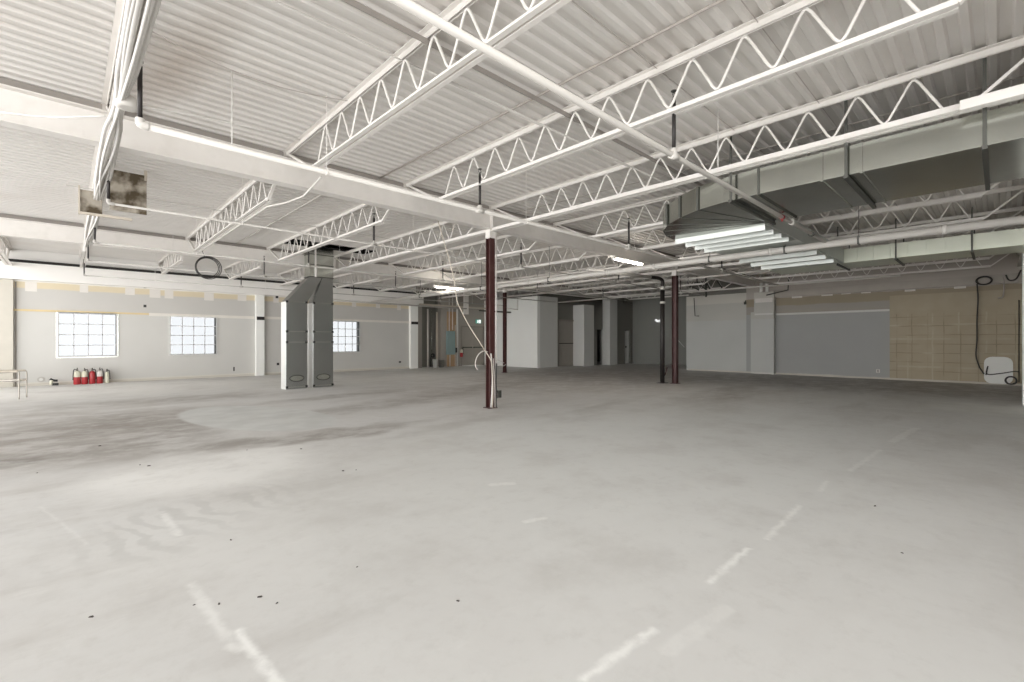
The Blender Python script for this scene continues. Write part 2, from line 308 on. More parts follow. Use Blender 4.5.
# ------------------------------------------------------------------ mesh helpers
class MB:
    def __init__(self): self.bm = bmesh.new()
    def box(self, x0, x1, y0, y1, z0, z1, mi=0):
        v = [self.bm.verts.new((x, y, z)) for x in (x0, x1) for y in (y0, y1) for z in (z0, z1)]
        for f in ((0, 1, 3, 2), (4, 6, 7, 5), (0, 4, 5, 1), (2, 3, 7, 6), (0, 2, 6, 4), (1, 5, 7, 3)):
            self.bm.faces.new([v[i] for i in f]).material_index = mi
        return self
    def bar(self, p, q, w, h, up=(0, 0, 1)):          # a box of section w x h from p to q
        p, q = Vector(p), Vector(q); d = (q-p).normalized(); u = Vector(up)
        if abs(d.dot(u)) > 0.98: u = Vector((1, 0, 0))
        a = d.cross(u).normalized(); c = a.cross(d)
        v = [self.bm.verts.new(e + a*(sx*w/2) + c*(sz*h/2)) for e in (p, q) for sx in (-1, 1) for sz in (-1, 1)]
        for f in ((0, 1, 3, 2), (4, 6, 7, 5), (0, 4, 5, 1), (2, 3, 7, 6), (0, 2, 6, 4), (1, 5, 7, 3)):
            self.bm.faces.new([v[i] for i in f])
        return self
    def tube(self, pts, r, n=8, cap=True, closed=False):
        pts = [Vector(p) for p in pts]; rings = []; prev = None
        m = len(pts)
        for i, p in enumerate(pts):
            if closed: t = pts[(i+1) % m]-pts[i-1]
            else: t = pts[min(i+1, m-1)]-pts[max(i-1, 0)]
            t.normalize()
            if prev is None:
                u = Vector((0, 0, 1)) if abs(t.z) < 0.9 else Vector((1, 0, 0))
                a = t.cross(u).normalized()
            else:
                a = (prev - t*prev.dot(t)).normalized()
            prev = a; b = t.cross(a)
            rr = r[i] if isinstance(r, (list, tuple)) else r
            rings.append([self.bm.verts.new(p + a*(rr*math.cos(2*math.pi*k/n)) + b*(rr*math.sin(2*math.pi*k/n))) for k in range(n)])
        for i in range(m if closed else m-1):
            A, B = rings[i], rings[(i+1) % m]
            for k in range(n):
                f = self.bm.faces.new((A[k], A[(k+1) % n], B[(k+1) % n], B[k])); f.smooth = True
        if cap and not closed:
            self.bm.faces.new(list(reversed(rings[0]))); self.bm.faces.new(rings[-1])
        return self
    def lathe(self, prof, n=16, c=(0, 0, 0), smooth=True):  # prof: (r, z) from bottom to top
        rings = [[self.bm.verts.new((c[0]+r*math.cos(2*math.pi*k/n), c[1]+r*math.sin(2*math.pi*k/n), c[2]+z)) for k in range(n)] for r, z in prof]
        for A, B in zip(rings, rings[1:]):
            for k in range(n):
                f = self.bm.faces.new((A[k], A[(k+1) % n], B[(k+1) % n], B[k])); f.smooth = smooth
        self.bm.faces.new(list(reversed(rings[0]))); self.bm.faces.new(rings[-1])
        return self
    def prism(self, poly, z0, z1, mi=0):                # polygon in XY, extruded in z
        a = [self.bm.verts.new((x, y, z0)) for x, y in poly]; b = [self.bm.verts.new((x, y, z1)) for x, y in poly]
        n = len(poly)
        self.bm.faces.new(list(reversed(a))).material_index = mi; self.bm.faces.new(b).material_index = mi
        for i in range(n): self.bm.faces.new((a[i], a[(i+1) % n], b[(i+1) % n], b[i])).material_index = mi
        return self
    def hexa(self, A, B):                               # two quads of 4 points each (same order)
        a = [self.bm.verts.new(p) for p in A]; b = [self.bm.verts.new(p) for p in B]
        self.bm.faces.new(list(reversed(a))); self.bm.faces.new(b)
        for i in range(4): self.bm.faces.new((a[i], a[(i+1) % 4], b[(i+1) % 4], b[i]))
        return self
    def quad(self, *p, mi=0):
        self.bm.faces.new([self.bm.verts.new(q) for q in p]).material_index = mi; return self
    def build(self, name, m, parent=None, origin=None, bevel=0.0, smooth=None):
        if smooth is None or smooth:
            bmesh.ops.recalc_face_normals(self.bm, faces=self.bm.faces)
        if origin is not None: bmesh.ops.translate(self.bm, verts=self.bm.verts, vec=-Vector(origin))
        me = bpy.data.meshes.new(name); self.bm.to_mesh(me); self.bm.free()
        for x in (m if isinstance(m, (list, tuple)) else [m]): me.materials.append(M[x])
        o = bpy.data.objects.new(name, me); COL.objects.link(o)
        if parent is not None:
            o.parent = parent
        elif origin is not None: o.location = origin
        if bevel:
            md = o.modifiers.new('bevel', 'BEVEL'); md.width = bevel; md.segments = 2; md.limit_method = 'ANGLE'
        return o
def tag(o, label=None, cat=None, group=None, kind=None):
    if label: o['label'] = label
    if cat: o['category'] = cat
    if group: o['group'] = group
    if kind: o['kind'] = kind
    return o
def thing(name, label, cat, loc, rz=0, group=None):
    o = bpy.data.objects.new(name, None); COL.objects.link(o); o.empty_display_size = 0.1
    o.location = loc; o.rotation_euler = (0, 0, rz)
    return tag(o, label, cat, group)
def struct(o, label=None, cat=None): return tag(o, label, cat, None, 'structure')
def copy_tree(o, parent=None):
    c = o.copy(); COL.objects.link(c)
    if parent is not None: c.parent = parent
    for ch in list(o.children): copy_tree(ch, c)
    return c
def smoothpath(pts, k=6):                               # Catmull-Rom
    pts = [Vector(p) for p in pts]; out = []
    P = [pts[0]*2-pts[1]] + pts + [pts[-1]*2-pts[-2]]
    for i in range(1, len(P)-2):
        for j in range(k):
            t = j/k; a, b, c, d = P[i-1], P[i], P[i+1], P[i+2]
            out.append(0.5*((2*b)+(c-a)*t+(2*a-5*b+4*c-d)*t*t+(3*b-a-3*c+d)*t**3))
    out.append(pts[-1]); return out
ORD = ['leftmost', 'second from the left', 'third from the left', 'fourth from the left', 'fifth from the left', 'sixth from the left', 'seventh from the left', 'eighth from the left', 'ninth from the left', 'tenth from the left', 'eleventh from the left', 'twelfth from the left', 'thirteenth from the left']

# ================================================================== SETTING
X0, Y0, XE, YW = -3.5, -3.5, 20.9, 20.1        # the slab; XE far right wall, YW window wall
ZD = 4.065                                     # underside of the deck ribs
G1, G2, G0 = 7.12, 14.7, -0.45                  # girder lines
mb = MB(); mb.box(X0, 26, Y0, 21.2, -0.2, 0)
struct(mb.build('floor', 'concrete'))
# corrugated roof deck, ribs along x, with the hole the riser ducts go through
HX0, HX1, HY0, HY1 = 4.35, 6.75, 13.05, 13.72
mb = MB(); pitch = 0.16; y = Y0; k = 0
while y < 20.3:
    prof = [(y, ZD), (y+0.052, ZD), (y+0.07, ZD+0.03), (y+pitch-0.018, ZD+0.03), (y+pitch, ZD)]
    spans = [(X0, 25.4)]
    if HY0 < y+pitch/2 < HY1: spans = [(X0, HX0), (HX1, 25.4)]
    for a, b in spans:
        for (ya, za), (yb, zb) in zip(prof, prof[1:]):
            mb.quad((a, ya, za), (b, ya, za), (b, yb, zb), (a, yb, zb))
            
    y += pitch
# roof build-up above the deck
for (a, b, c, d) in ((X0, HX0, Y0, 20.6), (HX1, 25.6, Y0, 20.6), (HX0, HX1, Y0, HY0), (HX0, HX1, HY1, 20.6)):
    mb.box(a, b, c, d, ZD+0.05, ZD+0.25)
cl = mb.build('ceiling', 'deck', smooth=False)
struct(cl)
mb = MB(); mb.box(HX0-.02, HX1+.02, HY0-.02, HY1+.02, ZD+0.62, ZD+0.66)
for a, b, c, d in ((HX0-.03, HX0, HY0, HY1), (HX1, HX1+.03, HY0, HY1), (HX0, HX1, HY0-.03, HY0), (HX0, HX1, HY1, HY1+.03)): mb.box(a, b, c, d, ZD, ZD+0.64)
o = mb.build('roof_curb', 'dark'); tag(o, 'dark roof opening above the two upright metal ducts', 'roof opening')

mb = MB(); mb.box(3.0, 21.1, Y0-.2, Y0, 0, 4.3); struct(mb.build('wall_unseen', 'drywall'))  # unseen wall, added to keep daylight off the right side
# window wall with three openings
WIN = [(-0.16, 1.19), (2.65, 4.02), (8.33, 9.63)]; WZ0, WZ1 = 0.88, 2.22
mb = MB(); T = 0.3
xs = X0
for a, b in WIN:
    mb.box(xs, a, YW, YW+T, 0, 4.3); mb.box(a, b, YW, YW+T, 0, WZ0); mb.box(a, b, YW, YW+T, WZ1, 4.3); xs = b
mb.box(xs, 12.6, YW, YW+T, 0, 4.3)
mb.box(17.3, 25.6, YW, YW+T, 0, 4.3)
# white blocked-up joist pockets along the tan band
for px in (31, 84, 130, 155, 169, 209, 242, 276, 354, 378, 399): 
    c = atY(px, 290, YW); wd = 0.10 + 0.025*((px*7) % 3)
    mb.box(c.x-wd, c.x+wd, YW-0.006, YW, 2.89-0.05*((px) % 2), 3.13, 1)
struct(mb.build('wall_left', ['wall_left', 'patch']))
mb = MB(); mb.box(12.6, 12.95, YW, YW+T, 0, 4.3); mb.box(14.1, 15.45, YW, YW+T, 0, 4.3); mb.box(16.95, 17.3, YW, YW+T, 0, 4.3); mb.box(15.45, 16.95, YW, YW+T, 2.12, 4.3)
struct(mb.build('wall_exit', 'taupe'))
# dark recess with bare framing right of the windows
mb = MB(); mb.box(12.95, 14.1, YW+.5, YW+.6, 0, 4.3); mb.box(12.85, 12.95, YW+.3, YW+.6, 0, 4.3); mb.box(14.1, 14.2, YW+.3, YW+.6, 0, 4.3)
struct(mb.build('wall_recess', 'drywall_dark'))
# band of beam on top of the window wall, with a dark slot above it
mb = MB(); mb.box(X0, 12.9, YW-0.22, YW, 3.16, 3.66)
struct(mb.build('trim_1', 'beamwhite'))
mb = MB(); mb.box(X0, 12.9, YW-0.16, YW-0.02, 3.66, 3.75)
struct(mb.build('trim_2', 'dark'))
mb = MB(); mb.box(X0, 2.05, YW-0.03, YW, 2.24, 2.30); struct(mb.build('trim_3', 'ledge_tan'))
mb = MB(); mb.box(2.05, 5.3, YW-0.035, YW, 2.21, 2.31); mb.box(5.62, 12.2, YW-0.035, YW, 2.22, 2.32); struct(mb.build('trim_4', 'ledge_white'))
# piers on the window wall
for i, (a, b, d) in enumerate(((-2.1, -1.12, 0.12), (5.33, 5.62, 0.18), (12.2, 12.6, 0.18))):
    mb = MB(); mb.box(a, b, YW-d, YW, 0, 3.15)
    if i: mb.box(a+.02, b+.005, YW-d-.012, YW-d+.1, 2.17, 2.30, 1)
    struct(mb.build('trim_%d' % (5+i), ['drywall_white' if i else 'baseb', 'dark']))
mb = MB(); mb.box(-1.09, -1.06, YW-.02, YW, 0, 3.1); struct(mb.build('trim_8', 'doorframe'))
mb = MB(); mb.box(X0, 5.3, YW-.015, YW, 0, 0.07); mb.box(5.62, 12.2, YW-.015, YW, 0, .07); struct(mb.build('baseboard_left', 'baseb'))
# windows
for i, (a, b) in enumerate(WIN):
    r = thing('window_%d' % (i+1), None, None, ((a+b)/2, YW, WZ0)); r['kind'] = 'structure'; og = r.location.copy()
    mb = MB(); f = 0.035
    mb.box(a-f, b+f, YW-.03, YW+.08, WZ0-f, WZ0); mb.box(a-f, b+f, YW-.03, YW+.08, WZ1, WZ1+f); mb.box(a-f, a, YW-.03, YW+.08, WZ0, WZ1); mb.box(b, b+f, YW-.03, YW+.08, WZ0, WZ1)
    mb.build('window_frame', 'winframe', r, og)
    mb = MB()
    for q in ((a-f-.025, a-f, WZ0-f-.02, WZ1+f+.02), (b+f, b+f+.02, WZ0-f, WZ1+f), (a-f, b+f, WZ1+f, WZ1+f+.02), (a-f, b+f, WZ0-f-.02, WZ0-f)): mb.box(q[0], q[1], YW-.02, YW+.0, q[2], q[3])
    mb.build('frame_trim', 'galv' if i == 0 else 'drywall', r, og)
    mb = MB()
    for k in range(1, 4):
        x = a+(b-a)*k/4; mb.box(x-.012, x+.012, YW+.025, YW+.04, WZ0, WZ1)
        z = WZ0+(WZ1-WZ0)*k/4; mb.box(a, b, YW+.025, YW+.04, z-.012, z+.012)
    mb.build('muntin', 'muntin', r, og)
    mb = MB(); mb.quad((a, YW+.035, WZ0), (b, YW+.035, WZ0), (b, YW+.035, WZ1), (a, YW+.035, WZ1)); mb.build('pane', 'glass', r, og)
# exit door in the same wall
def door(n, x0, x1, yf, h, leafmat, leaves=2, extra=None):
    r = thing('door_%d' % n, None, None, ((x0+x1)/2, yf, 0)); r['kind'] = 'structure'; og = r.location.copy()
    mb = MB(); f = 0.07
    mb.box(x0-f, x0, yf-.04, yf+.1, 0, h+f); mb.box(x1, x1+f, yf-.04, yf+.1, 0, h+f); mb.box(x0, x1, yf-.04, yf+.1, h, h+f); mb.build('door_frame', 'doorframe', r, og)
    wl = (x1-x0)/leaves
    for k in range(leaves):
        mb = MB(); mb.box(x0+k*wl+.002, x0+(k+1)*wl-.002, yf+.01, yf+.055, 0.01, h+.03); lf = mb.build('door_leaf', leafmat, r, og)
        mb = MB(); xx = x0+(k+0.5)*wl; mb.box(xx-wl*.42, xx+wl*.42, yf-.05, yf-.02, 0.97, 1.03); mb.box(xx-wl*.42, xx-wl*.36, yf-.05, yf+.01, .96, 1.04); mb.box(xx+wl*.36, xx+wl*.42, yf-.05, yf+.01, .96, 1.04)
        q = mb.build('push_bar', 'galv_dark', lf, og)
    return r
door(1, 15.45, 16.95, YW, 2.1, 'doorgrey')
# white room that juts out beyond the exit
BX, BY = 17.05, 16.0
mb = MB(); mb.box(BX, BX+.2, BY, YW, 0, 3.62); struct(mb.build('wall_box_left', 'drywall_white'))
mb = MB(); mb.box(BX+.2, 18.6, BY, BY+.2, 0, 3.62); struct(mb.build('wall_box_right', 'drywall'))
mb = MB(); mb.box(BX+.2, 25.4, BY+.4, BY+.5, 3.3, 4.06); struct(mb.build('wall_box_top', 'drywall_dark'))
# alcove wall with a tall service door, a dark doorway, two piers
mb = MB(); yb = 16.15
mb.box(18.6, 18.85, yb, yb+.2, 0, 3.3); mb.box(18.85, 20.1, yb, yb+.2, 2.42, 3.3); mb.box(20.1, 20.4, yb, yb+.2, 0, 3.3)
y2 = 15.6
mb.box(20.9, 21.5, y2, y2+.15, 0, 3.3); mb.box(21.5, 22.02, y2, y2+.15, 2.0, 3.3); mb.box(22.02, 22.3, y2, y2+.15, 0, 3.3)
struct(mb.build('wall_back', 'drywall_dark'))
r = thing('door_2', None, None, (19.47, yb, 0)); r['kind'] = 'structure'; og = r.location.copy()
mb = MB(); mb.box(18.78, 18.85, yb-.05, yb+.1, 0, 2.5); mb.box(20.1, 20.17, yb-.05, yb+.1, 0, 2.5); mb.box(18.85, 20.1, yb-.05, yb+.1, 2.42, 2.5); mb.build('door_frame', 'doorframe', r, og)
mb = MB(); mb.box(18.86, 20.09, yb+.02, yb+.06, 1.24, 2.41); mb.build('upper_leaf', 'doorgrey', r, og)
mb = MB(); mb.box(18.86, 20.09, yb+.02, yb+.06, 0.01, 1.2); mb.box(19.2, 19.23, yb+.0, yb+.02, .5, 1.0); mb.build('lower_leaf', 'doorgrey', r, og)
mb = MB(); mb.box(18.86, 20.09, yb-.02, yb+.06, 1.2, 1.24); mb.build('rail', 'dark', r, og)
r = thing('door_3', None, None, (21.76, y2, 0)); r['kind'] = 'structure'; og = r.location.copy()
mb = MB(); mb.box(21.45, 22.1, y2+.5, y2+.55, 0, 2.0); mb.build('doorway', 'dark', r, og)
mb = MB(); mb.box(21.97, 22.02, y2-.02, y2+.02, 0, 2.02); mb.build('door_frame', 'drywall', r, og)
mb = MB(); mb.box(20.06, 20.95, 15.4, yb, 0, 3.3); mb.box(20.62, 20.66, 15.39, 15.4, 1.2, 1.32, 1); struct(mb.build('trim_9', ['drywall', 'patch']))
mb = MB(); mb.box(22.03, 22.75, 15.1, y2, 0, 3.7); struct(mb.build('trim_10', 'drywall'))
y3 = 15.25
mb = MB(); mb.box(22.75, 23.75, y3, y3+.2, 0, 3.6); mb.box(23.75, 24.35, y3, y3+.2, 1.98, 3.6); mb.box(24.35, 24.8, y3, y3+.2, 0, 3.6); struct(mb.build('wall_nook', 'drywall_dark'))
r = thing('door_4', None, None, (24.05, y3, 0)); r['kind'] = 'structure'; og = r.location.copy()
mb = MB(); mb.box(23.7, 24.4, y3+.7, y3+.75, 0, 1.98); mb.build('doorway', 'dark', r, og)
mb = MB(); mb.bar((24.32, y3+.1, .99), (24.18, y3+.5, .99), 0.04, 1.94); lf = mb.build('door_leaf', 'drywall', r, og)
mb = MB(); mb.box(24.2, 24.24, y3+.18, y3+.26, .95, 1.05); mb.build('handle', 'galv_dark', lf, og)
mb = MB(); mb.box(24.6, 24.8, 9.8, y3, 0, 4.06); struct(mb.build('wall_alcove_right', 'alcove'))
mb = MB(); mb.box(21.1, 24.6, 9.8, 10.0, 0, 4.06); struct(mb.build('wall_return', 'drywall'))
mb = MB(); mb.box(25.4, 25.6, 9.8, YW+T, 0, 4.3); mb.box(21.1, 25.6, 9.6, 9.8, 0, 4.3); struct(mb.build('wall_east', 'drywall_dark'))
# far right wall
mb = MB(); mb.box(XE, XE+.2, 7.45, 10.1, 0, 3.4); struct(mb.build('wall_panel', 'wall_pale'))
mb = MB(); mb.box(XE, XE+.2, Y0, 7.45, 0, 4.3)
for px, py in ((797, 296), (827, 293.7), (846, 292), (866, 291), (910, 289), (960, 286)):
    c = atX(px, py, XE); wd = 0.14 + .04*(px % 2)
    mb.box(XE-.006, XE, c.y-wd, c.y+wd, max(2.935, c.z-.08), c.z+.08, 1)
struct(mb.build('wall_right', ['wall_right', 'patch']))
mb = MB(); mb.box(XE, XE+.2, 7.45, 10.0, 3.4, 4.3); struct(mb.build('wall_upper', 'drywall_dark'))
mb = MB(); mb.box(20.62, XE, 6.3, 7.05, 0, 3.35); mb.box(20.61, 20.62, 6.35, 7.0, 2.93, 3.1, 1); struct(mb.build('trim_11', ['wall_pale', 'patch']))
mb = MB(); mb.box(20.75, XE, 7.05, 7.22, 0, 2.55); struct(mb.build('trim_12', 'wall_pale'))
mb = MB(); mb.box(20.84, XE, 2.68, 6.3, 2.40, 2.47); mb.box(20.55, 20.62, 6.3, 7.0, 2.42, 2.48); struct(mb.build('trim_13', 'drywall'))
mb = MB(); mb.box(20.72, XE, Y0, 6.3, 3.12, 3.40); struct(mb.build('trim_14', 'beamdull'))
mb = MB(); mb.box(20.86, XE, Y0, 10.0, 0, 0.055); struct(mb.build('baseboard_right', 'baseb'))
# wall end at the right edge of the view
mb = MB(); mb.box(14.46, 14.95, -0.85, -0.33, 0, 3.19); struct(mb.build('wall_stub', 'drywall_white'))

# ================================================================== ROOF STEEL
def girder(y, x0, x1, label):
    r = thing('steel_girder', label, 'girder', (x0, y, 3.6), 0, 'roof girders'); og = r.location.copy()
    mb = MB(); mb.box(x0, x1, y-.006, y+.006, 3.612, 3.958); mb.build('girder_web', 'steel_white', r, og)
    mb = MB(); mb.box(x0, x1, y-.095, y+.095, 3.958, 3.972); mb.build('flange', 'steel_white', r, og)
    mb = MB(); mb.box(x0, x1, y-.095, y+.095, 3.598, 3.612); mb.build('flange', 'steel_white', r, og)
    mb = MB(); mb.box(x0, x1, y-.03, y+.03, 3.975, 4.062); mb.build('gap_shade_strip', 'gap_shade', r, og)  # dark strip painting the shade of the gap over the girder
    for xc in (-1.6, 6.2, 13.95):
        if x0 < xc < x1:
            mb = MB(); mb.box(xc-.005, xc+.005, y-.09, y+.09, 3.612, 3.958); mb.build('stiffener', 'steel_white', r, og)
    return r
girder(G1, X0, XE, 'nearer long white steel girder crossing the ceiling to the far right wall')
girder(G2, X0, 21.3, 'farther white steel girder crossing the ceiling behind the upright ducts')
g0 = girder(G0, X0, XE, '')
g0.name = 'trim_15'; g0['kind'] = 'structure'  # steel girder at the near joist ends, out of view
for q in ('label', 'category', 'group'):
    if q in g0: del g0[q]

def joist_proto(L, tie, ins0, ins1):
    r = thing('roof_joist', 'x', 'joist', (0, 0, 0))
    mb = MB()
    for s in (-1, 1):
        wt = .07 if tie else .06
        mb.box(*sorted((s*.011, s*wt)), 0, L, 4.055, 4.063); mb.box(*sorted((s*.011, s*.018)), 0, L, 4.0, 4.055)
    mb.build('top_chord', 'steel_white', r)
    a, b = (0.0, L) if tie else (ins0, L-ins1)
    mb = MB()
    for s in (-1, 1):
        wb = .075 if tie else .058; hb = .07 if tie else .052
        mb.box(*sorted((s*.011, s*wb)), a, b, 3.545, 3.553); mb.box(*sorted((s*.011, s*.018)), a, b, 3.553, 3.553+hb)
    mb.build('bottom_chord', 'steel_white', r)
    # bent rod web with round bends
    zt, zb, p = 4.02, 3.585, 0.464
    n = int((L-ins0-ins1)/p); off = ins0 + ((L-ins0-ins1)-n*p)/2
    pts = [Vector((0, off, zb))]
    corner = []
    for k in range(n):
        corner += [(off+(k+.5)*p, zt), (off+(k+1)*p, zb)]
    seq = [(off, zb)]+corner
    path = [Vector((0, *seq[0]))]
    for i in range(1, len(seq)-1):
        A, B, C = (Vector((0, *q)) for q in (seq[i-1], seq[i], seq[i+1]))
        d1 = (A-B).normalized(); d2 = (C-B).normalized(); rr = 0.085
        path += [B+d1*rr, B+d1*rr*.42+d2*rr*.12, B+d2*rr*.42+d1*rr*.12, B+d2*rr]
    path.append(Vector((0, *seq[-1])))
    mb = MB(); mb.tube(path, 0.0135, 6); mb.build('web_rod', 'steel_white', r)
    for ya, yb_ in ((ins0, 0.08), (L-ins1, L-0.08)):
        mb = MB(); mb.bar((0, ya, 3.575), (0, yb_, 4.03), 0.045, 0.028); mb.build('end_strut', 'steel_white', r)
    for ya in (0.0, L):
        mb = MB(); mb.box(-.05, .05, ya-.06, ya+.06, 3.973, 4.055); mb.build('bearing_seat', 'steel_white', r)
    return r
JX = [0.35+1.948*k for k in range(13)]
BAYS = [('nearest', G0+.02, G1, range(0, 11)), ('middle', G1, G2, range(0, 12)), ('farthest', G2, YW-.05, range(-1, 9))]
for bn, ya, yb_, ks in BAYS:
    L = yb_-ya-.0; protos = {}; ks = list(ks)
    for j, k in enumerate(ks):
        x = 0.35+1.948*k; tie = k in (-1, 3, 7)
        if bn == 'farthest' and x > 12.95 and x < 0: continue
        if tie not in protos:
            o = joist_proto(L, tie, 0.62 if bn == 'nearest' else 0.8, 1.0); protos[tie] = o
        else: o = copy_tree(protos[tie])
        o.location = (x if k >= 0 else -1.2, ya, 0)
        tag(o, 'white open-web roof joist, %s in the %s ceiling bay' % (ORD[j], bn), 'joist', 'open-web roof joists')

# bridging rods, a painted shade bar, wires and conduits under the deck
def rod(name, pts, r, m, label, cat, group=None, n=6):
    mb = MB(); pts = [Vector(p) for p in pts]; mb.tube(pts, r, n); o = mb.build(name, m, None, pts[0]); tag(o, label, cat, group); return o
for y_, z_, x0_, x1_, lab in ((3.88, 3.985, -0.5, 20.8, 'thin white bridging rod crossing the near joists under the deck'), (10.9, 3.985, 0, 20.8, 'thin white bridging rod crossing the middle bay joists'), (3.32, 3.62, 2.2, 20.8, 'white bridging rod tying the near joists at their bottom chords')):
    rod('bridging_rod', [(x0_, y_, z_), (x1_, y_, z_)], 0.008, 'pipe_dull', lab, 'rod', 'joist bridging rods')
mb = MB(); mb.box(1.4, 13.0, 3.46, 3.51, 3.985, 3.995); mb.box(1.4, 13, 3.46, 3.47, 3.945, 3.985); o = mb.build('shade_bar', 'gap_shade', None, (1.4, 3.5, 3.95)); tag(o, 'dark bar painted as the shade band beside the near sprinkler branch, tight under deck', 'angle')  # added dark bar, paints the shade band beside the branch pipe
for y_, x0_, x1_, lab in ((2.34, 2.3, 16, 'thin dark wire along a deck rib near the closest bridging'), (1.41, 2.4, 16, 'thin dark wire under the deck nearest the camera on the right'), (5.05, 0.4, 2.3, 'slack dark wire strung from the cable bundle to the second joist')):
    pts = [(x0_+(x1_-x0_)*t/24, y_+(0.05 if x1_ < 3 else 0.01)*math.sin(t/24*math.pi), 4.045-(0.1 if x1_ < 3 else 0)*math.sin(t/24*math.pi)) for t in range(25)]
    rod('ceiling_wire', pts, 0.005, 'cable_grey', lab, 'wire', 'wires under the deck')
rod('ceiling_conduit', [(3.75, G0, 4.045), (3.75, 7.1, 4.045)], 0.013, 'cable_grey', 'grey conduit running lengthwise under the deck between two near joists', 'conduit')
rod('ceiling_conduit', [(3.4, 7.35, 4.04), (3.4, 14.5, 4.04)], 0.016, 'pipe_white', 'white conduit running under the deck beyond the nearer girder', 'conduit')
for x_, dep, lab in ((7.0, 4.03, 'brown wire stretched under the deck left of the big duct'), (7.75, 3.9, 'grey wire seen between the big duct and the deck')):
    rod('ceiling_wire', [(x_, -0.4, dep), (x_, 3.6, dep-.01), (x_-.2, 7.0, dep)], 0.007, 'cable_grey', lab, 'wire', 'wires under the deck')

# ================================================================== COLUMNS
def hcol(x, y, w, d, z1, m, name, label, parts=None):
    r = thing(name, label, 'column', (x, y, 0), 0, 'steel columns'); og = r.location.copy()
    mb = MB(); t = 0.012
    mb.box(x-w/2, x+w/2, y-d/2, y-d/2+t, 0.012, z1); mb.box(x-w/2, x+w/2, y+d/2-t, y+d/2, 0.012, z1); mb.box(x-t/2, x+t/2, y-d/2+t, y+d/2-t, 0.012, z1)
    mb.build('shaft', m, r, og)
    mb = MB(); mb.box(x-w*.8, x+w*.8, y-d*.8, y+d*.8, 0, 0.012); mb.build('base_plate', m, r, og)
    mb = MB(); t = .016; mb.box(x-w/2-.004, x+w/2+.004, y-d/2-.004, y+d/2+.004, 3.42, z1+.0); mb.build('painted_top', 'steel_white', r, og)
    return r
hcol(6.20, 7.12, 0.13, 0.13, 3.596, 'maroon', 'steel_column', 'dark red steel column with white cables, nearest of the columns')
hcol(14.0, 7.14, 0.15, 0.15, 3.596, 'maroon', 'steel_column', 'dark maroon steel column standing next to the black riser pipe')
hcol(13.55, 14.62, 0.12, 0.12, 3.596, 'maroon', 'steel_column', 'thin dark red column standing before the white room corner')
# black riser pipe beside the second column
r = thing('riser_pipe', 'tall black riser pipe left of the maroon column', 'pipe', (13.86, 7.5, 0)); og = r.location.copy()
mb = MB(); mb.tube([(13.86, 7.5, 0), (13.86, 7.5, 2.98)], 0.07, 14); mb.build('pipe', 'blackpipe', r, og)
mb = MB(); mb.tube([(13.86, 7.5, 2.55), (13.86, 7.5, 2.62)], 0.082, 14); mb.build('coupling', 'pipe_white', r, og)
mb = MB(); mb.tube([(13.86, 7.5, 3.0), (13.86, 7.5, 3.1)], 0.08, 14); mb.build('coupling', 'pipe_white', r, og)
mb = MB(); mb.tube(smoothpath([(13.86, 7.5, 3.1), (13.86, 7.5, 3.28), (13.7, 7.55, 3.36), (13.3, 7.6, 3.36)]), 0.055, 12); mb.build('elbow', 'blackpipe', r, og)
mb = MB(); mb.tube([(13.3, 7.6, 3.36), (10.6, 8.0, 3.36)], 0.05, 10); mb.build('feed_pipe', 'pipe_white', r, og)
mb = MB(); mb.tube(smoothpath([(13.86, 7.5, 0.2), (13.95, 7.45, 0.28), (13.98, 7.4, 0.5)]), 0.02, 8); mb.build('drain_valve', 'maroon', r, og)
mb = MB(); mb.box(13.7, 14.02, 7.38, 7.62, 0, .012); mb.build('floor_flange', 'blackpipe', r, og)
rod('wall_rod', [(14.1, 7.16, 1.45), (14.35, 7.0, 1.15)], 0.008, 'cable_white', 'short white wire sticking out from the maroon column', 'wire')

# cables on the nearest column
rod('column_conduit', [(6.285, 7.04, 0.35), (6.285, 7.04, 3.58)], 0.014, 'pipe_white', 'straight white conduit fixed up the right side of the nearest column', 'conduit')
r = thing('outlet_box', 'small grey electrical box low on the nearest column', 'electrical box', (6.31, 7.04, 0.22)); og = r.location.copy()
mb = MB(); mb.box(6.27, 6.37, 6.97, 7.04, 0.2, 0.36); mb.build('box', 'galv', r, og, bevel=.004)
mb = MB(); mb.box(6.275, 6.365, 6.965, 6.97, 0.21, 0.35); mb.build('cover', 'galv_dark', r, og)
def pxpath(pts, dep): return [atD(a, b, dep) for a, b in pts]
rod('power_cable', smoothpath(pxpath([(438, 221), (443, 238), (450, 262), (455, 285), (457, 300), (462, 312), (470, 327), (479, 341), (486, 352)], 9.30) + [Vector((6.10, 6.98, 0.95)), Vector((6.12, 6.97, 0.75)), Vector((6.14, 6.97, 0.4)), Vector((6.13, 6.97, 0.02))]), 0.010, 'conduit_tan', 'pale cable swagged down from the girder to the nearest column', 'cable')
rod('power_cable', smoothpath([atD(488, 352, 9.4), atD(484, 351, 9.38), atD(479, 354, 9.36), atD(476, 360, 9.36), atD(475.5, 366, 9.36), atD(478, 370, 9.36)]), 0.013, 'cable_grey', 'thin grey cable looping out left of the nearest column', 'cable')
for i, (dx, dy, m, lab) in enumerate(((-0.05, -0.09, 'cable_white', 'white cable taped down the front of the nearest column to the floor'), (0.02, -0.095, 'cable_grey', 'grey cable hanging down the front of the nearest column'), (0.06, -0.1, 'cable_black', 'black cable hanging at the foot of the nearest column'))):
    zs = [1.1-.1*i, 0.8, 0.55, 0.3, 0.12, 0.02]
    rod('column_cable', smoothpath([(6.2+dx+.02*math.sin(3*z+i*2), 7.12+dy+.01*math.cos(5*z+i)-0.012*i, z) for z in zs]), 0.014, m, lab, 'cable', 'cables on the nearest column')
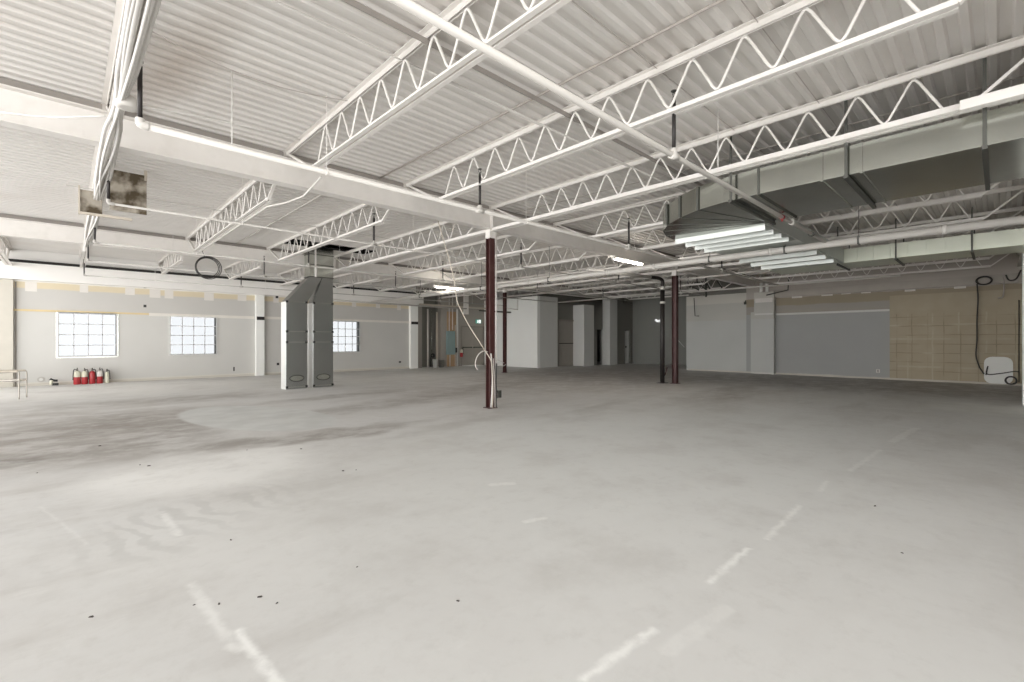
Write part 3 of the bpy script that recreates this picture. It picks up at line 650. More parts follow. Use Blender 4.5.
rod('column_cable', smoothpath([(13.40, 14.5, 0.42), (13.1, 14.6, 0.55), (12.9, 14.7, 0.45), (13.3, 14.5, 0.3), (13.5, 14.5, 0.36)]), 0.016, 'cable_white', 'white cable loop tied low on the thin far column', 'cable')
rod('wall_pipe', [(13.66, 14.6, 2.75), (14.6, 14.9, 2.75), (14.6, 14.9, 3.4)], 0.02, 'steel_white', 'bent pale pipe beside the top of the thin far column', 'pipe')

# ================================================================== SPRINKLER PIPES
ZB = 3.196
MX = 9.98
r = thing('sprinkler_main', 'thick white sprinkler main running the length of the ceiling', 'pipe', (MX, -2.0, 3.1)); og = r.location.copy()
mb = MB(); mb.tube([(MX, -2.0, 3.1), (MX, 19.6, 3.1)], 0.062, 14); mb.build('pipe', 'pipe_white', r, og)
for y_ in (0.6, 3.1, 5.6, 6.9, 9.7, 12.6, 16.2):
    mb = MB(); mb.tube([(MX, y_-.03, 3.1), (MX, y_+.03, 3.1)], 0.076, 14); mb.build('coupling', 'pipe_white', r, og)
for y_ in (1.7, 2.85, 4.3, 8.9, 11.9, 15.6):
    mb = MB(); mb.box(MX-.072, MX+.072, y_-.012, y_+.012, 3.03, 3.17); mb.tube([(MX, y_, 3.16), (MX, y_, 4.06)], 0.006, 6); mb.build('hanger', 'galv_dark', r, og)
BRANCH0 = [(2.19, 0.6, MX, 'nearest branch line, passing below the big duct', [4.27, 8.0]), (4.95, 0.445, 17.0, 'second nearest branch line, hung beside the nearer girder', [0.445, 4.12, 7.85, 12.2]),
          (8.05, 0.40, 18.5, 'third branch line, just beyond the nearer girder', [0.40, 4.14, 8.0, 12.2, 16.2]), (11.45, 0.38, 18.5, 'fourth branch line, before the farther girder', [0.38, 4.2, 8.1, 12.2, 16.2]),
          (14.2, 0.36, 16.8, 'fifth branch line, tight against the farther girder', [0.36, 4.0, 8.1, 12.2]), (17.4, 0.36, 16.5, 'farthest branch line, nearest the window wall', [0.36, 4.2, 8.1, 12.2])]
BRANCH = [(y_ if xa == .6 else y_*1.0257, xa if xa == .6 else xa*1.0257, (MX-.06) if xa == .6 else xb, lab, [q*(1 if xa == .6 else 1.0257) for q in sp]) for y_, xa, xb, lab, sp in BRANCH0]
for bi, (y_, xa, xb, lab, sprigs) in enumerate(BRANCH):
    ZB = 3.15 if bi == 0 else 3.196
    pr = (.027, .028, .016, .016, .016, .016)[bi]; pm = 'pipe_white' if bi < 2 else 'pipe_dull'
    r = thing('sprinkler_branch', 'painted sprinkler pipe, ' + lab, 'pipe', (xa, y_, ZB), 0, 'sprinkler branch lines'); og = r.location.copy()
    pts = [(xa, y_, ZB), (xb, y_, ZB)]
    if xa == 0.6: pts = [(-2.5, y_, ZB), (xb, y_, ZB)]
    mb = MB(); mb.tube(pts, pr, 12); mb.build('pipe', pm, r, og)
    for xs_ in sprigs:
        mb = MB()
        if xs_ == xa: mb.tube(smoothpath([(xs_+.06, y_, ZB), (xs_+.015, y_, ZB+.004), (xs_, y_, ZB+.02), (xs_, y_, ZB+.055)]), pr+.006, 12)
        else: mb.tube([(xs_-.06, y_, ZB), (xs_+.06, y_, ZB)], pr+.010, 12); mb.tube([(xs_, y_, ZB), (xs_, y_, ZB+.07)], pr+.004, 12)
        mb.build('tee', pm, r, og)
        mb = MB(); mb.tube([(xs_, y_, ZB+.05), (xs_, y_, 3.70)], 0.0185 if bi < 3 else .016, 10); rs = mb.build('riser', 'blackpipe', r, og)
        mb = MB(); mb.tube([(xs_, y_, 3.69), (xs_, y_, 3.73)], 0.012, 8); mb.tube([(xs_-.02, y_, 3.73), (xs_-.018, y_, 3.76), (xs_, y_, 3.775), (xs_+.018, y_, 3.76), (xs_+.02, y_, 3.73)], 0.005, 6); mb.lathe([(0.028, 3.775), (0.03, 3.78), (0.01, 3.785)], 10, (xs_, y_, 0)); mb.build('sprinkler_head', 'galv_dark', rs, og)
    x_ = xa+1.6
    while x_ < xb-.5:
        if not (bi == 0):
            mb = MB(); mb.box(x_-.006, x_+.006, y_-pr-.003, y_+pr+.003, ZB-pr-.003, ZB+pr+.003); mb.tube([(x_, y_, ZB+.03), (x_, y_, 4.06)], 0.004, 5); mb.build('hanger', 'steel_white', r, og)
        x_ += 3.1
    if xa == 0.6:
        mb = MB(); mb.tube([(7.51, y_, ZB), (7.55, y_, ZB)], 0.036, 12); mb.tube([(7.53, y_, ZB-.06), (7.53, y_, ZB+.035)], 0.015, 8); mb.build('red_coupling', 'red_dark', r, og)
        mb = MB(); mb.tube([(9.0, y_, ZB), (9.08, y_, ZB)], 0.044, 12); mb.build('coupling', 'galv_dark', r, og)
# conduit seen on top of the joists on the right, pale channel under the near column-line joist
mb = MB(); mb.box(6.02, 6.115, -1.5, 0.26, 3.50, 3.593); o = mb.build('wiring_channel', 'steel_white', None, (6.1, -.6, 3.50), bevel=.006); tag(o, 'square white wiring channel along the joist above the big duct', 'channel')
rod('joist_conduit', [(2.44, 6.2, 3.52), (2.5, 7.0, 3.46), (2.45, 7.6, 3.48), (2.36, 8.2, 3.53), (2.36, 13.6, 3.53)], 0.016, 'pipe_white', 'white conduit dipping under the nearer girder beside the second joist', 'conduit')
for (px, py), H, r_, ye, lab in (((550, 303), 3.25, .03, 15.0, 'thin pale pipe running lengthwise beyond the sprinkler main, lower one'), ((505, 297), 3.35, .03, 15.5, 'thin pale pipe running lengthwise beyond the sprinkler main, upper one')):
    q = atZ(px, py, H); rod('ceiling_pipe', [(q.x, 2.0, H), (q.x, ye, H)], r_, 'pipe_white', lab, 'pipe', None, 10)
rod('ceiling_pipe', [(7.0, 18.6, 2.98), (14.6, 18.6, 2.98)], .035, 'pipe_dull', 'dull pipe crossing before the window wall above the third window', 'pipe', None, 10)
# hanging wires
for px, ya, yb_, H, lab in ((232, 70, 150, 4.05, 'fine white wire hanging from the deck left of the second joist'), (213, 205, 236, 4.05, 'fine wire with a dark end hanging beyond the nearer girder'), (718, 109, 168, 4.05, 'thin white hanger rod left of the big duct')):
    p = atZ(px, ya, H); d = ray(px, yb_); zz = CAMZ + d.z*(p.x/d.x)
    rod('hanging_wire', [p, (p.x, p.y, zz)], 0.006, 'cable_white', lab, 'wire', 'hanging wires')

# ================================================================== DUCTS
DZ0, DZ1 = 3.2, 3.525
def ductbox(mb, x0, x1, y0, y1): mb.box(x0, x1, y0, y1, DZ0, DZ1)
r = thing('ceiling_duct', 'large galvanised duct hung along the right side of the ceiling', 'duct', (7.0, 0, DZ0)); og = r.location.copy()
mb = MB(); ductbox(mb, 6.3, 7.86, -0.35, 2.10); mb.build('straight_run', 'galv', r, og, bevel=.004)
mb = MB(); mb.box(6.3, 7.86, -1.5, -.36, DZ0, DZ1); mb.build('end_run', 'galv_shiny', r, og, bevel=.004)
curve = [(6.3, 2.10), (6.34, 2.55), (6.45, 2.95), (6.66, 3.32), (6.93, 3.66), (7.28, 3.93), (7.65, 4.07), (8.0, 4.12)]
mb = MB(); mb.prism(curve + [(8.0, 2.55), (7.86, 2.42), (7.86, 2.10)], DZ0, DZ1); mb.build('elbow', 'galv', r, og)
mb = MB()                                            # cross-broken sheets with standing seams running to the right
ya, yb_ = 2.55, 4.12
mb.box(8.0, 13.3, ya, yb_, DZ0, DZ1)
for a, b in ((8.02, 8.40), (8.42, 8.80), (8.82, 9.20), (9.22, 9.60), (10.35, 11.0), (11.05, 11.7), (11.75, 12.4), (12.45, 13.1)):   # stepped pans
    mb.hexa([(a, ya+.03, DZ0), (a+.012, ya+.03, DZ0-.085), (b, ya+.03, DZ0-.012), (b, ya+.03, DZ0)], [(a, yb_-.03, DZ0), (a+.012, yb_-.03, DZ0-.085), (b, yb_-.03, DZ0-.012), (b, yb_-.03, DZ0)])
mb.build('cross_run', 'galv_step', r, og)
for (a, b) in ((6.28, 2.10), (6.28, 1.05), (6.28, 1.42)):
    mb = MB(); mb.box(6.285, 7.875, b-.012, b+.012, DZ0-.014, DZ1); mb.build('flange_seam', 'galv_dark' if b > 2 else 'galv', r, og)
mb = MB()
for k in range(2, 7):                                # fan of cross-break ribs on the elbow's underside
    p = curve[k]; mb.bar((p[0], p[1], DZ0-.002), (7.9, 2.5, DZ0-.002), 0.014, 0.006)
mb.build('fan_rib', 'galv_dark', r, og)
for x_, y_ in ((6.65, 3.32), (6.44, 2.95), (6.92, 3.67)):
    mb = MB(); mb.bar((x_, y_, DZ0), (x_, y_, DZ1), .03, .03); mb.build('elbow_seam', 'galv_dark', r, og)
r = thing('ceiling_duct', 'second galvanised duct of ribbed sheets, farther right behind the sprinkler main', 'duct', (13.9, 0, DZ0)); og = r.location.copy()
mb = MB(); ductbox(mb, 13.32, 14.45, -1.5, 4.2); mb.build('duct_body', 'galv_pale', r, og)
mb = MB(); y_ = -1.3
while y_ < 4.2: mb.box(13.295, 13.32, y_-.008, y_+.008, DZ0, DZ1); y_ += 0.30
mb.build('standing_seam', 'galv_pale', r, og)
def dhanger(xa, xb, y_, lab):
    r = thing('duct_hanger', lab, 'hanger', ((xa+xb)/2, y_, DZ0-.05), 0, 'duct hangers'); og = r.location.copy()
    mb = MB(); mb.box(xa-.06, xb+.06, y_-.02, y_+.02, DZ0-.05, DZ0-.016); mb.build('angle', 'galv_dark', r, og)
    for x in (xa-.03, xb+.03):
        mb = MB(); mb.box(x-.006, x+.006, y_-.014, y_+.014, DZ0-.02, ZD); mb.build('strap', 'galv_dark', r, og)
for y_, l in ((0.10, 'dark trapeze hanger under the big duct nearest the right edge'), (1.18, 'dark trapeze hanger under the middle of the big duct'), (2.42, 'dark trapeze hanger where the big duct starts to curve')): dhanger(6.28, 7.9, y_, l)
for px, l in ((896, 'dark hanger under the ribbed far duct, left one'), (972, 'dark hanger under the ribbed far duct, right one'), (838, 'dark hanger at the left end of the ribbed far duct')):
    dhanger(13.30, 14.47, atX(px, 250, 13.3).y, l)

# upright twin ducts with offsets into one riser
DY0 = 13.7
def upright(x0, x1, y0, y1, tx0, tx1, ty0, ty1, zt, zj, lab):
    r = thing('upright_duct', lab, 'duct', ((x0+x1)/2, (y0+y1)/2, 0), 0, 'upright ducts'); og = r.location.copy()
    mb = MB(); mb.box(x0, x1, y0, y1, 0, zj); mb.build('shaft', 'galv_shiny', r, og, bevel=.003)
    mb = MB(); mb.hexa([(x0, y0, zj), (x1, y0, zj), (x1, y1, zj), (x0, y1, zj)], [(tx0, ty0, zt), (tx1, ty0, zt), (tx1, ty1, zt), (tx0, ty1, zt)]); mb.build('offset', 'galv_shiny', r, og)
    mb = MB(); mb.box(x0-.004, x0-.0005, y0, y1, 0, zj); mb.build('side_reflection', 'galv_reflection', r, og)  # thin light sheet painting the window reflection on the left side
    for z in (1.32, 1.62, 0.06, zj):
        mb = MB()
        mb.box(x0-.01, x0+.05, y0-.012, y0, z-.03, z+.03); mb.box(x1-.05, x1+.01, y0-.012, y0, z-.03, z+.03); mb.build('corner_clip', 'black', r, og)
        mb = MB(); mb.box(x0-.006, x1+.006, y0-.006, y0+.0, z-.012, z+.012); mb.build('joint', 'galv', r, og)
    # oval stamped cover
    mb = MB(); cx = (x0+x1)/2; n = 28
    ring = [(cx+.19*math.cos(2*math.pi*k/n), y0-.006, 0.30+.085*math.sin(2*math.pi*k/n)) for k in range(n)]
    mb.tube(ring, 0.012, 6, closed=True); mb.build('oval_rim', 'galv_dark', r, og)
    mb = MB(); mb.tube([(cx, y0-.008, .30), (cx, y0, .30)], 0.01, 8); pl = [(cx+.18*math.cos(2*math.pi*k/n), y0-.003, 0.30+.075*math.sin(2*math.pi*k/n)) for k in range(n)]
    mb.bm.faces.new([mb.bm.verts.new(p) for p in pl]); mb.build('oval_cover', 'galv', r, og)
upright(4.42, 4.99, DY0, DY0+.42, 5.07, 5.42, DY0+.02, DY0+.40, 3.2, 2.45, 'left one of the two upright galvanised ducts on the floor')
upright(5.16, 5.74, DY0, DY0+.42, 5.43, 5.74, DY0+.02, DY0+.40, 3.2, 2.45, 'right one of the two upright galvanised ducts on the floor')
r = thing('riser_duct', 'short galvanised riser joining both upright ducts to the roof', 'duct', (5.4, DY0+.2, 3.2)); og = r.location.copy()
mb = MB(); mb.box(5.06, 5.75, DY0+.01, DY0+.41, 3.2, 4.075); mb.build('riser_body', 'galv', r, og)
mb = MB()
for z in (3.2, 3.55, 3.85): mb.box(5.05, 5.76, DY0, DY0+.42, z, z+.02)
mb.build('joint', 'galv_dark', r, og)
mb = MB(); mb.box(5.20, 5.24, DY0-.03, DY0+.0, 3.2, 4.05); mb.build('strap', 'steel_white', r, og)

# ================================================================== CABLE BUNDLE, STAINED PLATE, JUNCTION BOX
labs = ['thickest white cable of the bundle along the leftmost joist', 'white cable on the left edge of the ceiling bundle', 'white cable on the right edge of the ceiling bundle', 'white cable twisting around the others in the ceiling bundle', 'slack white cable drooping below the ceiling bundle', 'thin white cable lying on top of the ceiling bundle', 'white cable running straight just inside the right edge of the ceiling bundle']
for i in range(7):
    pts = []; rr = (0.026, 0.018, 0.018, 0.016, 0.014, 0.012, .015)[i]
    for k in range(34):
        y_ = -0.5 + k*0.45
        pinch = math.exp(-((y_-5.6)/0.4)**2) + .5*math.exp(-((y_-9.2)/.5)**2)
        off = (-0.01, -0.06, 0.065, 0.035*math.sin(y_*1.2), -0.035*math.cos(y_*.9), 0.03*math.sin(y_*1.3+1), .04)[i]*(1-.6*pinch)
        x_ = 0.35 + off + 0.008*math.sin(y_*1.3+i*1.7)
        z_ = 3.51 + (0.0, 0.0, 0.01, -0.02, -0.03, 0.02, -.01)[i]*(1-.6*pinch) + 0.008*math.sin(y_*1.1+i)
        pts.append((x_, y_, z_))
    rod('ceiling_cable', smoothpath(pts, 3), rr, 'cable_white', labs[i], 'cable', 'white cables along the leftmost joist')
p = atZ(127, 103, 3.5)
r = thing('junction_box', 'round white junction box in the cable bundle at top left', 'electrical box', p); 
mb = MB(); mb.lathe([(0.05, -.05), (0.085, -.045), (0.09, 0), (0.085, .04), (0.06, .06)], 18); mb.build('box', 'pipe_white', r)
mb = MB(); mb.lathe([(0.03, .06), (0.03, .075)], 12); mb.build('plug', 'black', r)
rod('ceiling_cable', smoothpath([atZ(140, 106, 3.6), atZ(200, 117, 3.62), atZ(280, 134, 3.7), atZ(300, 140, 3.75)]), 0.009, 'cable_white', 'thin white cable strung from the junction box toward the second joist', 'cable')
rod('ceiling_cable', smoothpath([atZ(0, 112, 3.6), atZ(50, 117, 3.55), atZ(105, 116, 3.55)]), 0.010, 'cable_white', 'thin white cable crossing left of the cable bundle before the girder', 'cable')
r = thing('stained_baffle', 'stained rusty sheet-metal plates hung under the deck by the cable bundle', 'metal sheet', (0.6, 9.4, 3.3)); og = r.location.copy()
mb = MB(); mb.box(0.48, 0.93, 9.40, 9.42, 3.36, 3.98); mb.build('right_plate', 'rust', r, og)
mb = MB(); mb.box(0.145, 0.40, 9.46, 9.48, 3.27, 3.61); mb.build('left_plate', 'rust', r, og)
mb = MB(); mb.box(0.13, 0.15, 9.42, 9.5, 3.24, 3.66); mb.box(0.13, 0.75, 9.40, 9.44, 3.235, 3.27); mb.box(.9, .935, 9.39, 9.44, 3.9, 4.06); mb.box(.5, .53, 9.42, 9.45, 3.98, 4.065); mb.build('support_frame', 'conduit_tan', r, og)
# coil of cable hung under the farther girder
r = thing('cable_coil', 'dark round coil of cable hanging under the farther girder', 'cable', (2.5, 13.9, 3.2)); c = atY(207.5, 267.5, 13.9)
mb = MB()
for j in range(4):
    R = 0.24+.018*(j % 2)+.01*j; pts = [(c.x+R*math.cos(t*math.pi/14)+.01*j, 13.9+.012*j, c.z+R*math.sin(t*math.pi/14)) for t in range(28)]
    mb.tube(pts, 0.011, 6, closed=True)
mb.build('coil', 'cable_black', r, r.location.copy())
mb = MB(); mb.tube([(c.x-.05, 13.92, c.z+.24), (c.x-.1, 13.95, c.z+.4), (c.x+.1, 14.0, 4.07)], .008, 6); mb.build('tail', 'cable_black', r, r.location.copy())

# ================================================================== LIGHTS
def striplight(x0, x1, y_, z_, lab, up=False):
    r = thing('strip_light', lab, 'light', ((x0+x1)/2, y_, z_), 0, 'strip lights'); og = r.location.copy()
    mb = MB(); mb.box(x0, x1, y_-.045, y_+.045, z_, z_+.06); mb.build('housing', 'steel_white', r, og, bevel=.005)
    for dy in (-.03, .03):
        mb = MB(); mb.tube([(x0+.05, y_+dy, z_-.022), (x1-.05, y_+dy, z_-.022)], .019, 10); mb.build('lamp_tube', 'tube', r, og)
    for x in (x0+.01, x1-.04):
        mb = MB(); mb.box(x, x+.03, y_-.06, y_+.06, z_-.045, z_); mb.build('end_cap', 'steel_white', r, og)
    for x in (x0+.25, x1-.25):
        mb = MB(); mb.tube([(x, y_, z_+.06), (x, y_, 4.066 if abs(y_-G1) > .4 else 3.6)], .005, 5); mb.build('hanger', 'steel_white', r, og)
    return r
striplight(10.35, 11.75, 6.99, 3.53, 'lit strip light hung under the nearer girder')
striplight(9.55, 10.95, 14.05, 3.32, 'lit strip light far back above the cable drop')

# ================================================================== WALL FITTINGS
r = thing('exit_sign', 'green lit exit sign above the double door', 'sign', (16.6, YW-.06, 2.3)); c0 = atY(478.5, 321.5, YW-.06); r.location = c0; og = c0
mb = MB(); mb.box(c0.x-.17, c0.x+.17, c0.y-.03, c0.y+.05, c0.z-.11, c0.z+.11); mb.build('sign_case', 'exit_green', r, og)
mb = MB()                                            # running figure and door symbol
mb.box(c0.x+.02, c0.x+.14, c0.y-.034, c0.y-.03, c0.z-.09, c0.z+.09); mb.build('door_symbol', 'exit_white', r, og)
mb = MB(); yy = c0.y-.036
mb.lathe([(0.022, -.002), (0.022, .002)], 10, (0, 0, 0)); bmesh.ops.rotate(mb.bm, verts=mb.bm.verts, cent=(0, 0, 0), matrix=Matrix.Rotation(math.pi/2, 3, 'X')); bmesh.ops.translate(mb.bm, verts=mb.bm.verts, vec=(c0.x-.06, yy, c0.z+.07))
mb.bar((c0.x-.06, yy, c0.z+.05), (c0.x-.075, yy, c0.z-.02), .006, .03); mb.bar((c0.x-.075, yy, c0.z-.02), (c0.x-.03, yy, c0.z-.09), .006, .022); mb.bar((c0.x-.075, yy, c0.z-.02), (c0.x-.13, yy, c0.z-.07), .006, .022); mb.bar((c0.x-.06, yy, c0.z+.04), (c0.x-.015, yy, c0.z), .006, .018); mb.bar((c0.x-.06, yy, c0.z+.04), (c0.x-.12, yy, c0.z+.02), .006, .018)
mb.build('running_figure', 'exit_white', r, og)
c0 = atX(659, 321, 24.52); r = thing('emergency_light', 'twin-head emergency light on the dark alcove wall', 'light', c0)
mb = MB(); mb.box(-.02, .07, -.14, .14, -.06, .06); mb.build('body', 'lamp_white', r)
for s in (-1, 1):
    mb = MB(); mb.tube([(-.08, s*.16, .05), (0.0, s*.15, .05)], [.07, .05], 12); mb.build('lamp_head', 'lamp_white', r)

def extinguisher(x, y_, s, rad, lower, upper, lab, hose_side=-1, z=0.0, group='fire extinguishers by the window wall', frac=.55):
    r = thing('fire_extinguisher', lab, 'fire extinguisher', (x, y_, z), 0, group)
    h = 0.42*s
    mb = MB(); mb.lathe([(rad*.9, 0), (rad, .02), (rad, h*.8), (rad*.9, h*.9), (rad*.55, h*.98), (rad*.3, h)], 20); mb.build('cylinder', lower, r)
    if upper != lower:
        mb = MB(); mb.lathe([(rad*1.01, h*frac), (rad*1.015, h*frac+.01), (rad*1.015, h*.8), (rad*.92, h*.905), (rad*.58, h*.985), (rad*.32, h*1.002)], 20); mb.build('label_sleeve', upper, r)
    mb = MB(); mb.lathe([(rad*.3, h), (rad*.3, h+.05), (rad*.2, h+.06)], 12); mb.build('valve', 'chrome', r)
    mb = MB(); mb.bar((0, .02, h+.045), (0, -.10, h+.035), .025, .012); mb.bar((0, .02, h+.06), (0, -.09, h+.095), .025, .012); mb.build('handle', 'black', r)
    mb = MB(); q = hose_side; mb.tube(smoothpath([(0, -.02, h+.03), (q*rad*.8, -.05, h+.05), (q*(rad+.005), -.05, h*.75), (q*(rad+.01), -.05, h*.35)]), [.011]*18+[.016], 8); mb.build('hose', 'black', r)
    return r
EX = [(77.2, 1.0, .088, 'red', 'cream', 'leftmost extinguisher of the row, wide cream top over red'), (84.7, .97, .078, 'red', 'cream', 'second extinguisher from the left, narrow cream top over red'), (92.3, .96, .078, 'red', 'red', 'all-red extinguisher in the middle of the row'), (99.7, .97, .078, 'red', 'patch', 'extinguisher with white top right of the all-red one'), (107.0, .86, .06, 'cream', 'cream', 'slim cream extinguisher at the right end of the row')]
for px, s, rad, lo, up, lab in EX:
    c = atY(px, 340, 19.82); extinguisher(c.x, 19.82, s, rad, lo, up, lab, -1 if px < 80 else 1)
c = atY(461.5, 360, YW-.12); extinguisher(c.x, YW-.12, .95, .08, 'red', 'cream', 'fire extinguisher hung on the wall left of the double door', 1, 0.5, None)
# dark hand tool lying left of the extinguishers
c = atY(54, 340, 19.85); r = thing('hand_tool', 'small black and white hand tool lying left of the extinguishers', 'tool', (c.x, 19.85, 0))
mb = MB(); mb.tube(smoothpath([(-.09, 0, .2), (-.02, 0, .16), (.08, 0, .14)]), .035, 10); mb.build('head', 'black', r)
mb = MB(); mb.tube(smoothpath([(-.04, 0, .16), (-.06, 0, .09), (-.06, 0, 0.02)]), .04, 10); mb.build('grip', 'cream', r)
mb = MB(); mb.box(-.04, .1, -.05, .05, 0, .07); mb.build('battery', 'black', r, bevel=.01)
# outlets and little wall boxes
def plate(px, py, name, lab, m='drywall_white', w=.07, h=.11, wall='Y', yy=YW, mm='black'):
    c = atY(px, py, yy-.012) if wall == 'Y' else atX(px, py, XE-.012)
    r = thing(name, lab, 'wall plate', c)
    if wall == 'Y':
        mb = MB(); mb.box(-w/2, w/2, 0, .012, -h/2, h/2); mb.build('plate', m, r, bevel=.003)
        mb = MB(); mb.box(-.02, .02, -.004, 0, .012, .04); mb.box(-.02, .02, -.004, 0, -.04, -.012); mb.build('socket', mm, r)
    else:
        mb = MB(); mb.box(0, .012, -w/2, w/2, -h/2, h/2); mb.build('plate', m, r, bevel=.003)
        mb = MB(); mb.box(-.004, 0, -.02, .02, .012, .04); mb.box(-.004, 0, -.02, .02, -.04, -.012); mb.build('socket', mm, r)
    return r
plate(145, 306, 'wall_box', 'small black box on the window wall right of the first window', 'black', .08, .09)
plate(145, 287, 'wall_box', 'small black box high on the tan band of the window wall', 'black', .08, .07)
plate(278, 364, 'wall_outlet', 'dark outlet low on the wall left of the upright ducts', 'black', .09, .1)
plate(234, 369, 'wall_outlet', 'thin grey outlet low on the wall between second window and pier', 'galv_dark', .05, .16)
plate(400, 362, 'wall_outlet', 'dark outlet low on the wall right of the third window', 'black', .12, .08)
plate(277, 297, 'wall_box', 'black box high on the wall behind the left upright duct', 'black', .1, .1)
plate(878, 371, 'wall_outlet', 'pale square outlet low on the grey wall left of the plywood', 'patch', .1, .12, 'X')
c = atY(41, 379.5, YW-.015); r = thing('vent_cap', 'small round grey vent cap low on the window wall', 'vent', c)
mb = MB(); mb.tube([(0, 0, 0), (0, .015, 0)], .085, 18); mb.build('disc', 'pipe_dull', r)
mb = MB(); mb.tube([(0, -.006, 0), (0, 0, 0)], .045, 14); mb.build('hub', 'drywall', r)
# electrical corner between the windows and the exit
r = thing('electrical_panel', 'grey-green electrical panel on orange plywood left of the exit', 'electrical panel', (14.75, YW-.15, 0.75)); og = r.location.copy()
pa, pb = atY(447, 331, YW-.12), atY(455, 354.5, YW-.12)
mb = MB(); mb.box(pa.x, pb.x, YW-.16, YW-.031, pb.z, pa.z); mb.build('cabinet', 'panelgreen', r, og, bevel=.006)
mb = MB(); mb.box(pa.x+.03, pb.x-.03, YW-.168, YW-.16, pb.z+.04, pa.z-.04); mb.build('cover', 'panelgreen', r, og)
mb = MB(); mb.box(pb.x, pb.x+.13, YW-.14, YW-.032, pb.z+.1, pb.z+.36); mb.build('switch_box', 'black', r, og)
a, b = atY(447, 300, YW-.02), atY(456, 367, YW-.02)
mb = MB(); mb.box(a.x, b.x, YW-.03, YW-.005, 0.0, 2.9); o = mb.build('plywood_board', 'plyorange', None, (a.x, YW, 0)); tag(o, 'tall orange plywood board behind the grey-green electrical panel', 'board')
for px, y0_, y1_, rad, m, dy, lab in ((427.8, 309, 367, .045, 'pipe_white', .1, 'thick white pipe at the left of the electrical corner'), (437.0, 312, 360, .05, 'conduit_tan', .1, 'tan pipe rising above the pale bucket'), (431.5, 310, 366, .02, 'galv', .35, 'thin grey pipe between the white pipe and the bucket'), (444.8, 305, 367, .045, 'conduit_tan', .05, 'tan post at the left edge of the orange plywood'),
                              (449.2, 300, 331, .018, 'cable_white', -.06, 'left white conduit dropping into the electrical panel'), (452.6, 298, 330, .024, 'cable_white', -.06, 'right white conduit dropping into the electrical panel'), (450, 355, 367, .02, 'cable_white', -.06, 'white conduit under the electrical panel to the floor'), (457.3, 300, 367, .055, 'drywall', -.02, 'pale upright post between plywood and double door'), (455.2, 325, 368, .018, 'cable_white', -.12, 'slack white cable hanging right of the electrical panel')):
    yp = YW+dy; a, b = atY(px, y0_, yp), atY(px, y1_, yp)
    rod('wall_conduit', [(a.x, yp, max(0, b.z) if y1_ < 366 else 0), (a.x, yp, a.z if y0_ > 300 else 4.0)], rad, m, lab, 'conduit', 'conduits of the electrical corner', 10)
def bucket(x, y_, m, lab, rad, h):
    r = thing('bucket', lab, 'bucket', (x, y_, 0), 0, 'buckets by the electrical corner')
    mb = MB(); mb.lathe([(rad*.82, 0), (rad, h), (rad*1.04, h), (rad*1.04, h-.03), (rad*.99, h-.03)][:3], 18); mb.build('pail', m, r)
    mb = MB(); mb.tube([(rad*math.cos(t), 0.0, h*.9-rad*.8*math.sin(t)) for t in [k*math.pi/10 for k in range(11)]], .006, 6); mb.build('handle', 'chrome', r)
    return r
c = atY(435.3, 360, 19.7); bucket(c.x, 19.7, 'bucket', 'pale bucket on the floor in front of the electrical corner', .14, .42)
c = atY(441.5, 360, 19.8); bucket(c.x, 19.8, 'drywall_dark', 'darker bucket right of the pale bucket by the electrical corner', .15, .38)
c = atY(432.5, 355.5, YW+.12); r = thing('hose_bundle', 'small black bundle of hose behind the pale bucket', 'hose', c)
mb = MB()
for j in range(4): mb.tube([(.1*math.cos(t*math.pi/8)*(1-.1*j), .02*j-.03, .09*math.sin(t*math.pi/8)*(1-.1*j)) for t in range(16)], .028, 6, closed=True)
mb.build('coil', 'black', r)
mb = MB(); mb.tube(smoothpath([(-.08, 0, 0), (-.14, 0, -.3), (-.1, 0, -c.z+.02)]), .03, 8); mb.build('tail', 'black', r)
mb = MB(); mb.box(12.6, 17.0, 19.72, 19.82, 3.12, 3.2); o = mb.build('cable_tray', 'conduit_tan', None, (12.6, 19.75, 3.12)); tag(o, 'tan horizontal tray above the electrical corner and exit door', 'tray')
mb = MB(); mb.box(14.9, 17.05, 17.9, 17.98, 2.83, 2.9); o = mb.build('sprinkler_stub', 'galv_dark', None, (15, 17.9, 2.83)); tag(o, 'dark horizontal pipe before the wall above the double door', 'pipe')
mb = MB(); mb.box(15.0, 15.3, 19.3, 19.36, 2.75, 4.07); o = mb.build('sheet_strip', 'steel_white', None, (15, 19.3, 2.75)); tag(o, 'pale grey strip hanging above the plywood board', 'metal sheet')

# plywood sheets and cables on the far right wall
mb = MB(); mb.box(20.85, 20.89, -3.2, 2.67, 0.06, 2.93); o = mb.build('plywood_sheet', 'osb', None, (20.88, 0, 0.06)); tag(o, 'bare brown plywood with glue lines on the far right wall', 'plywood')
mb = MB(); pts = []
ca, cb = atX(984, 384, 20.8), atX(1013, 356, 20.8)
ya, yb_ = ca.y, cb.y; z0, z1 = 0.03, 0.86; yc = (ya+yb_)/2; hw = abs(ya-yb_)/2
poly = []
for (sx, sz) in ((1, 1), (-1, 1), (-1, -1), (1, -1)):
    for k in range(5):
        a = math.atan2(sz, sx) - math.pi/4 + k*math.pi/8
        poly.append((yc+sx*(hw-.18)+.18*math.cos(a), (z0+z1)/2+sz*((z1-z0)/2-.18)+.18*math.sin(a)))
A = [mb.bm.verts.new((20.80, y_, z)) for y_, z in poly]; B = [mb.bm.verts.new((20.84, y_, z)) for y_, z in poly]
mb.bm.faces.new(A); mb.bm.faces.new(list(reversed(B)))
for k in range(len(A)): mb.bm.faces.new((A[k], A[(k+1) % len(A)], B[(k+1) % len(A)], B[k]))
o = mb.build('board_offcut', 'drywall_white', None, (20.82, yc, 0.03)); tag(o, 'pale rounded board offcut leaning on the plywood', 'board')
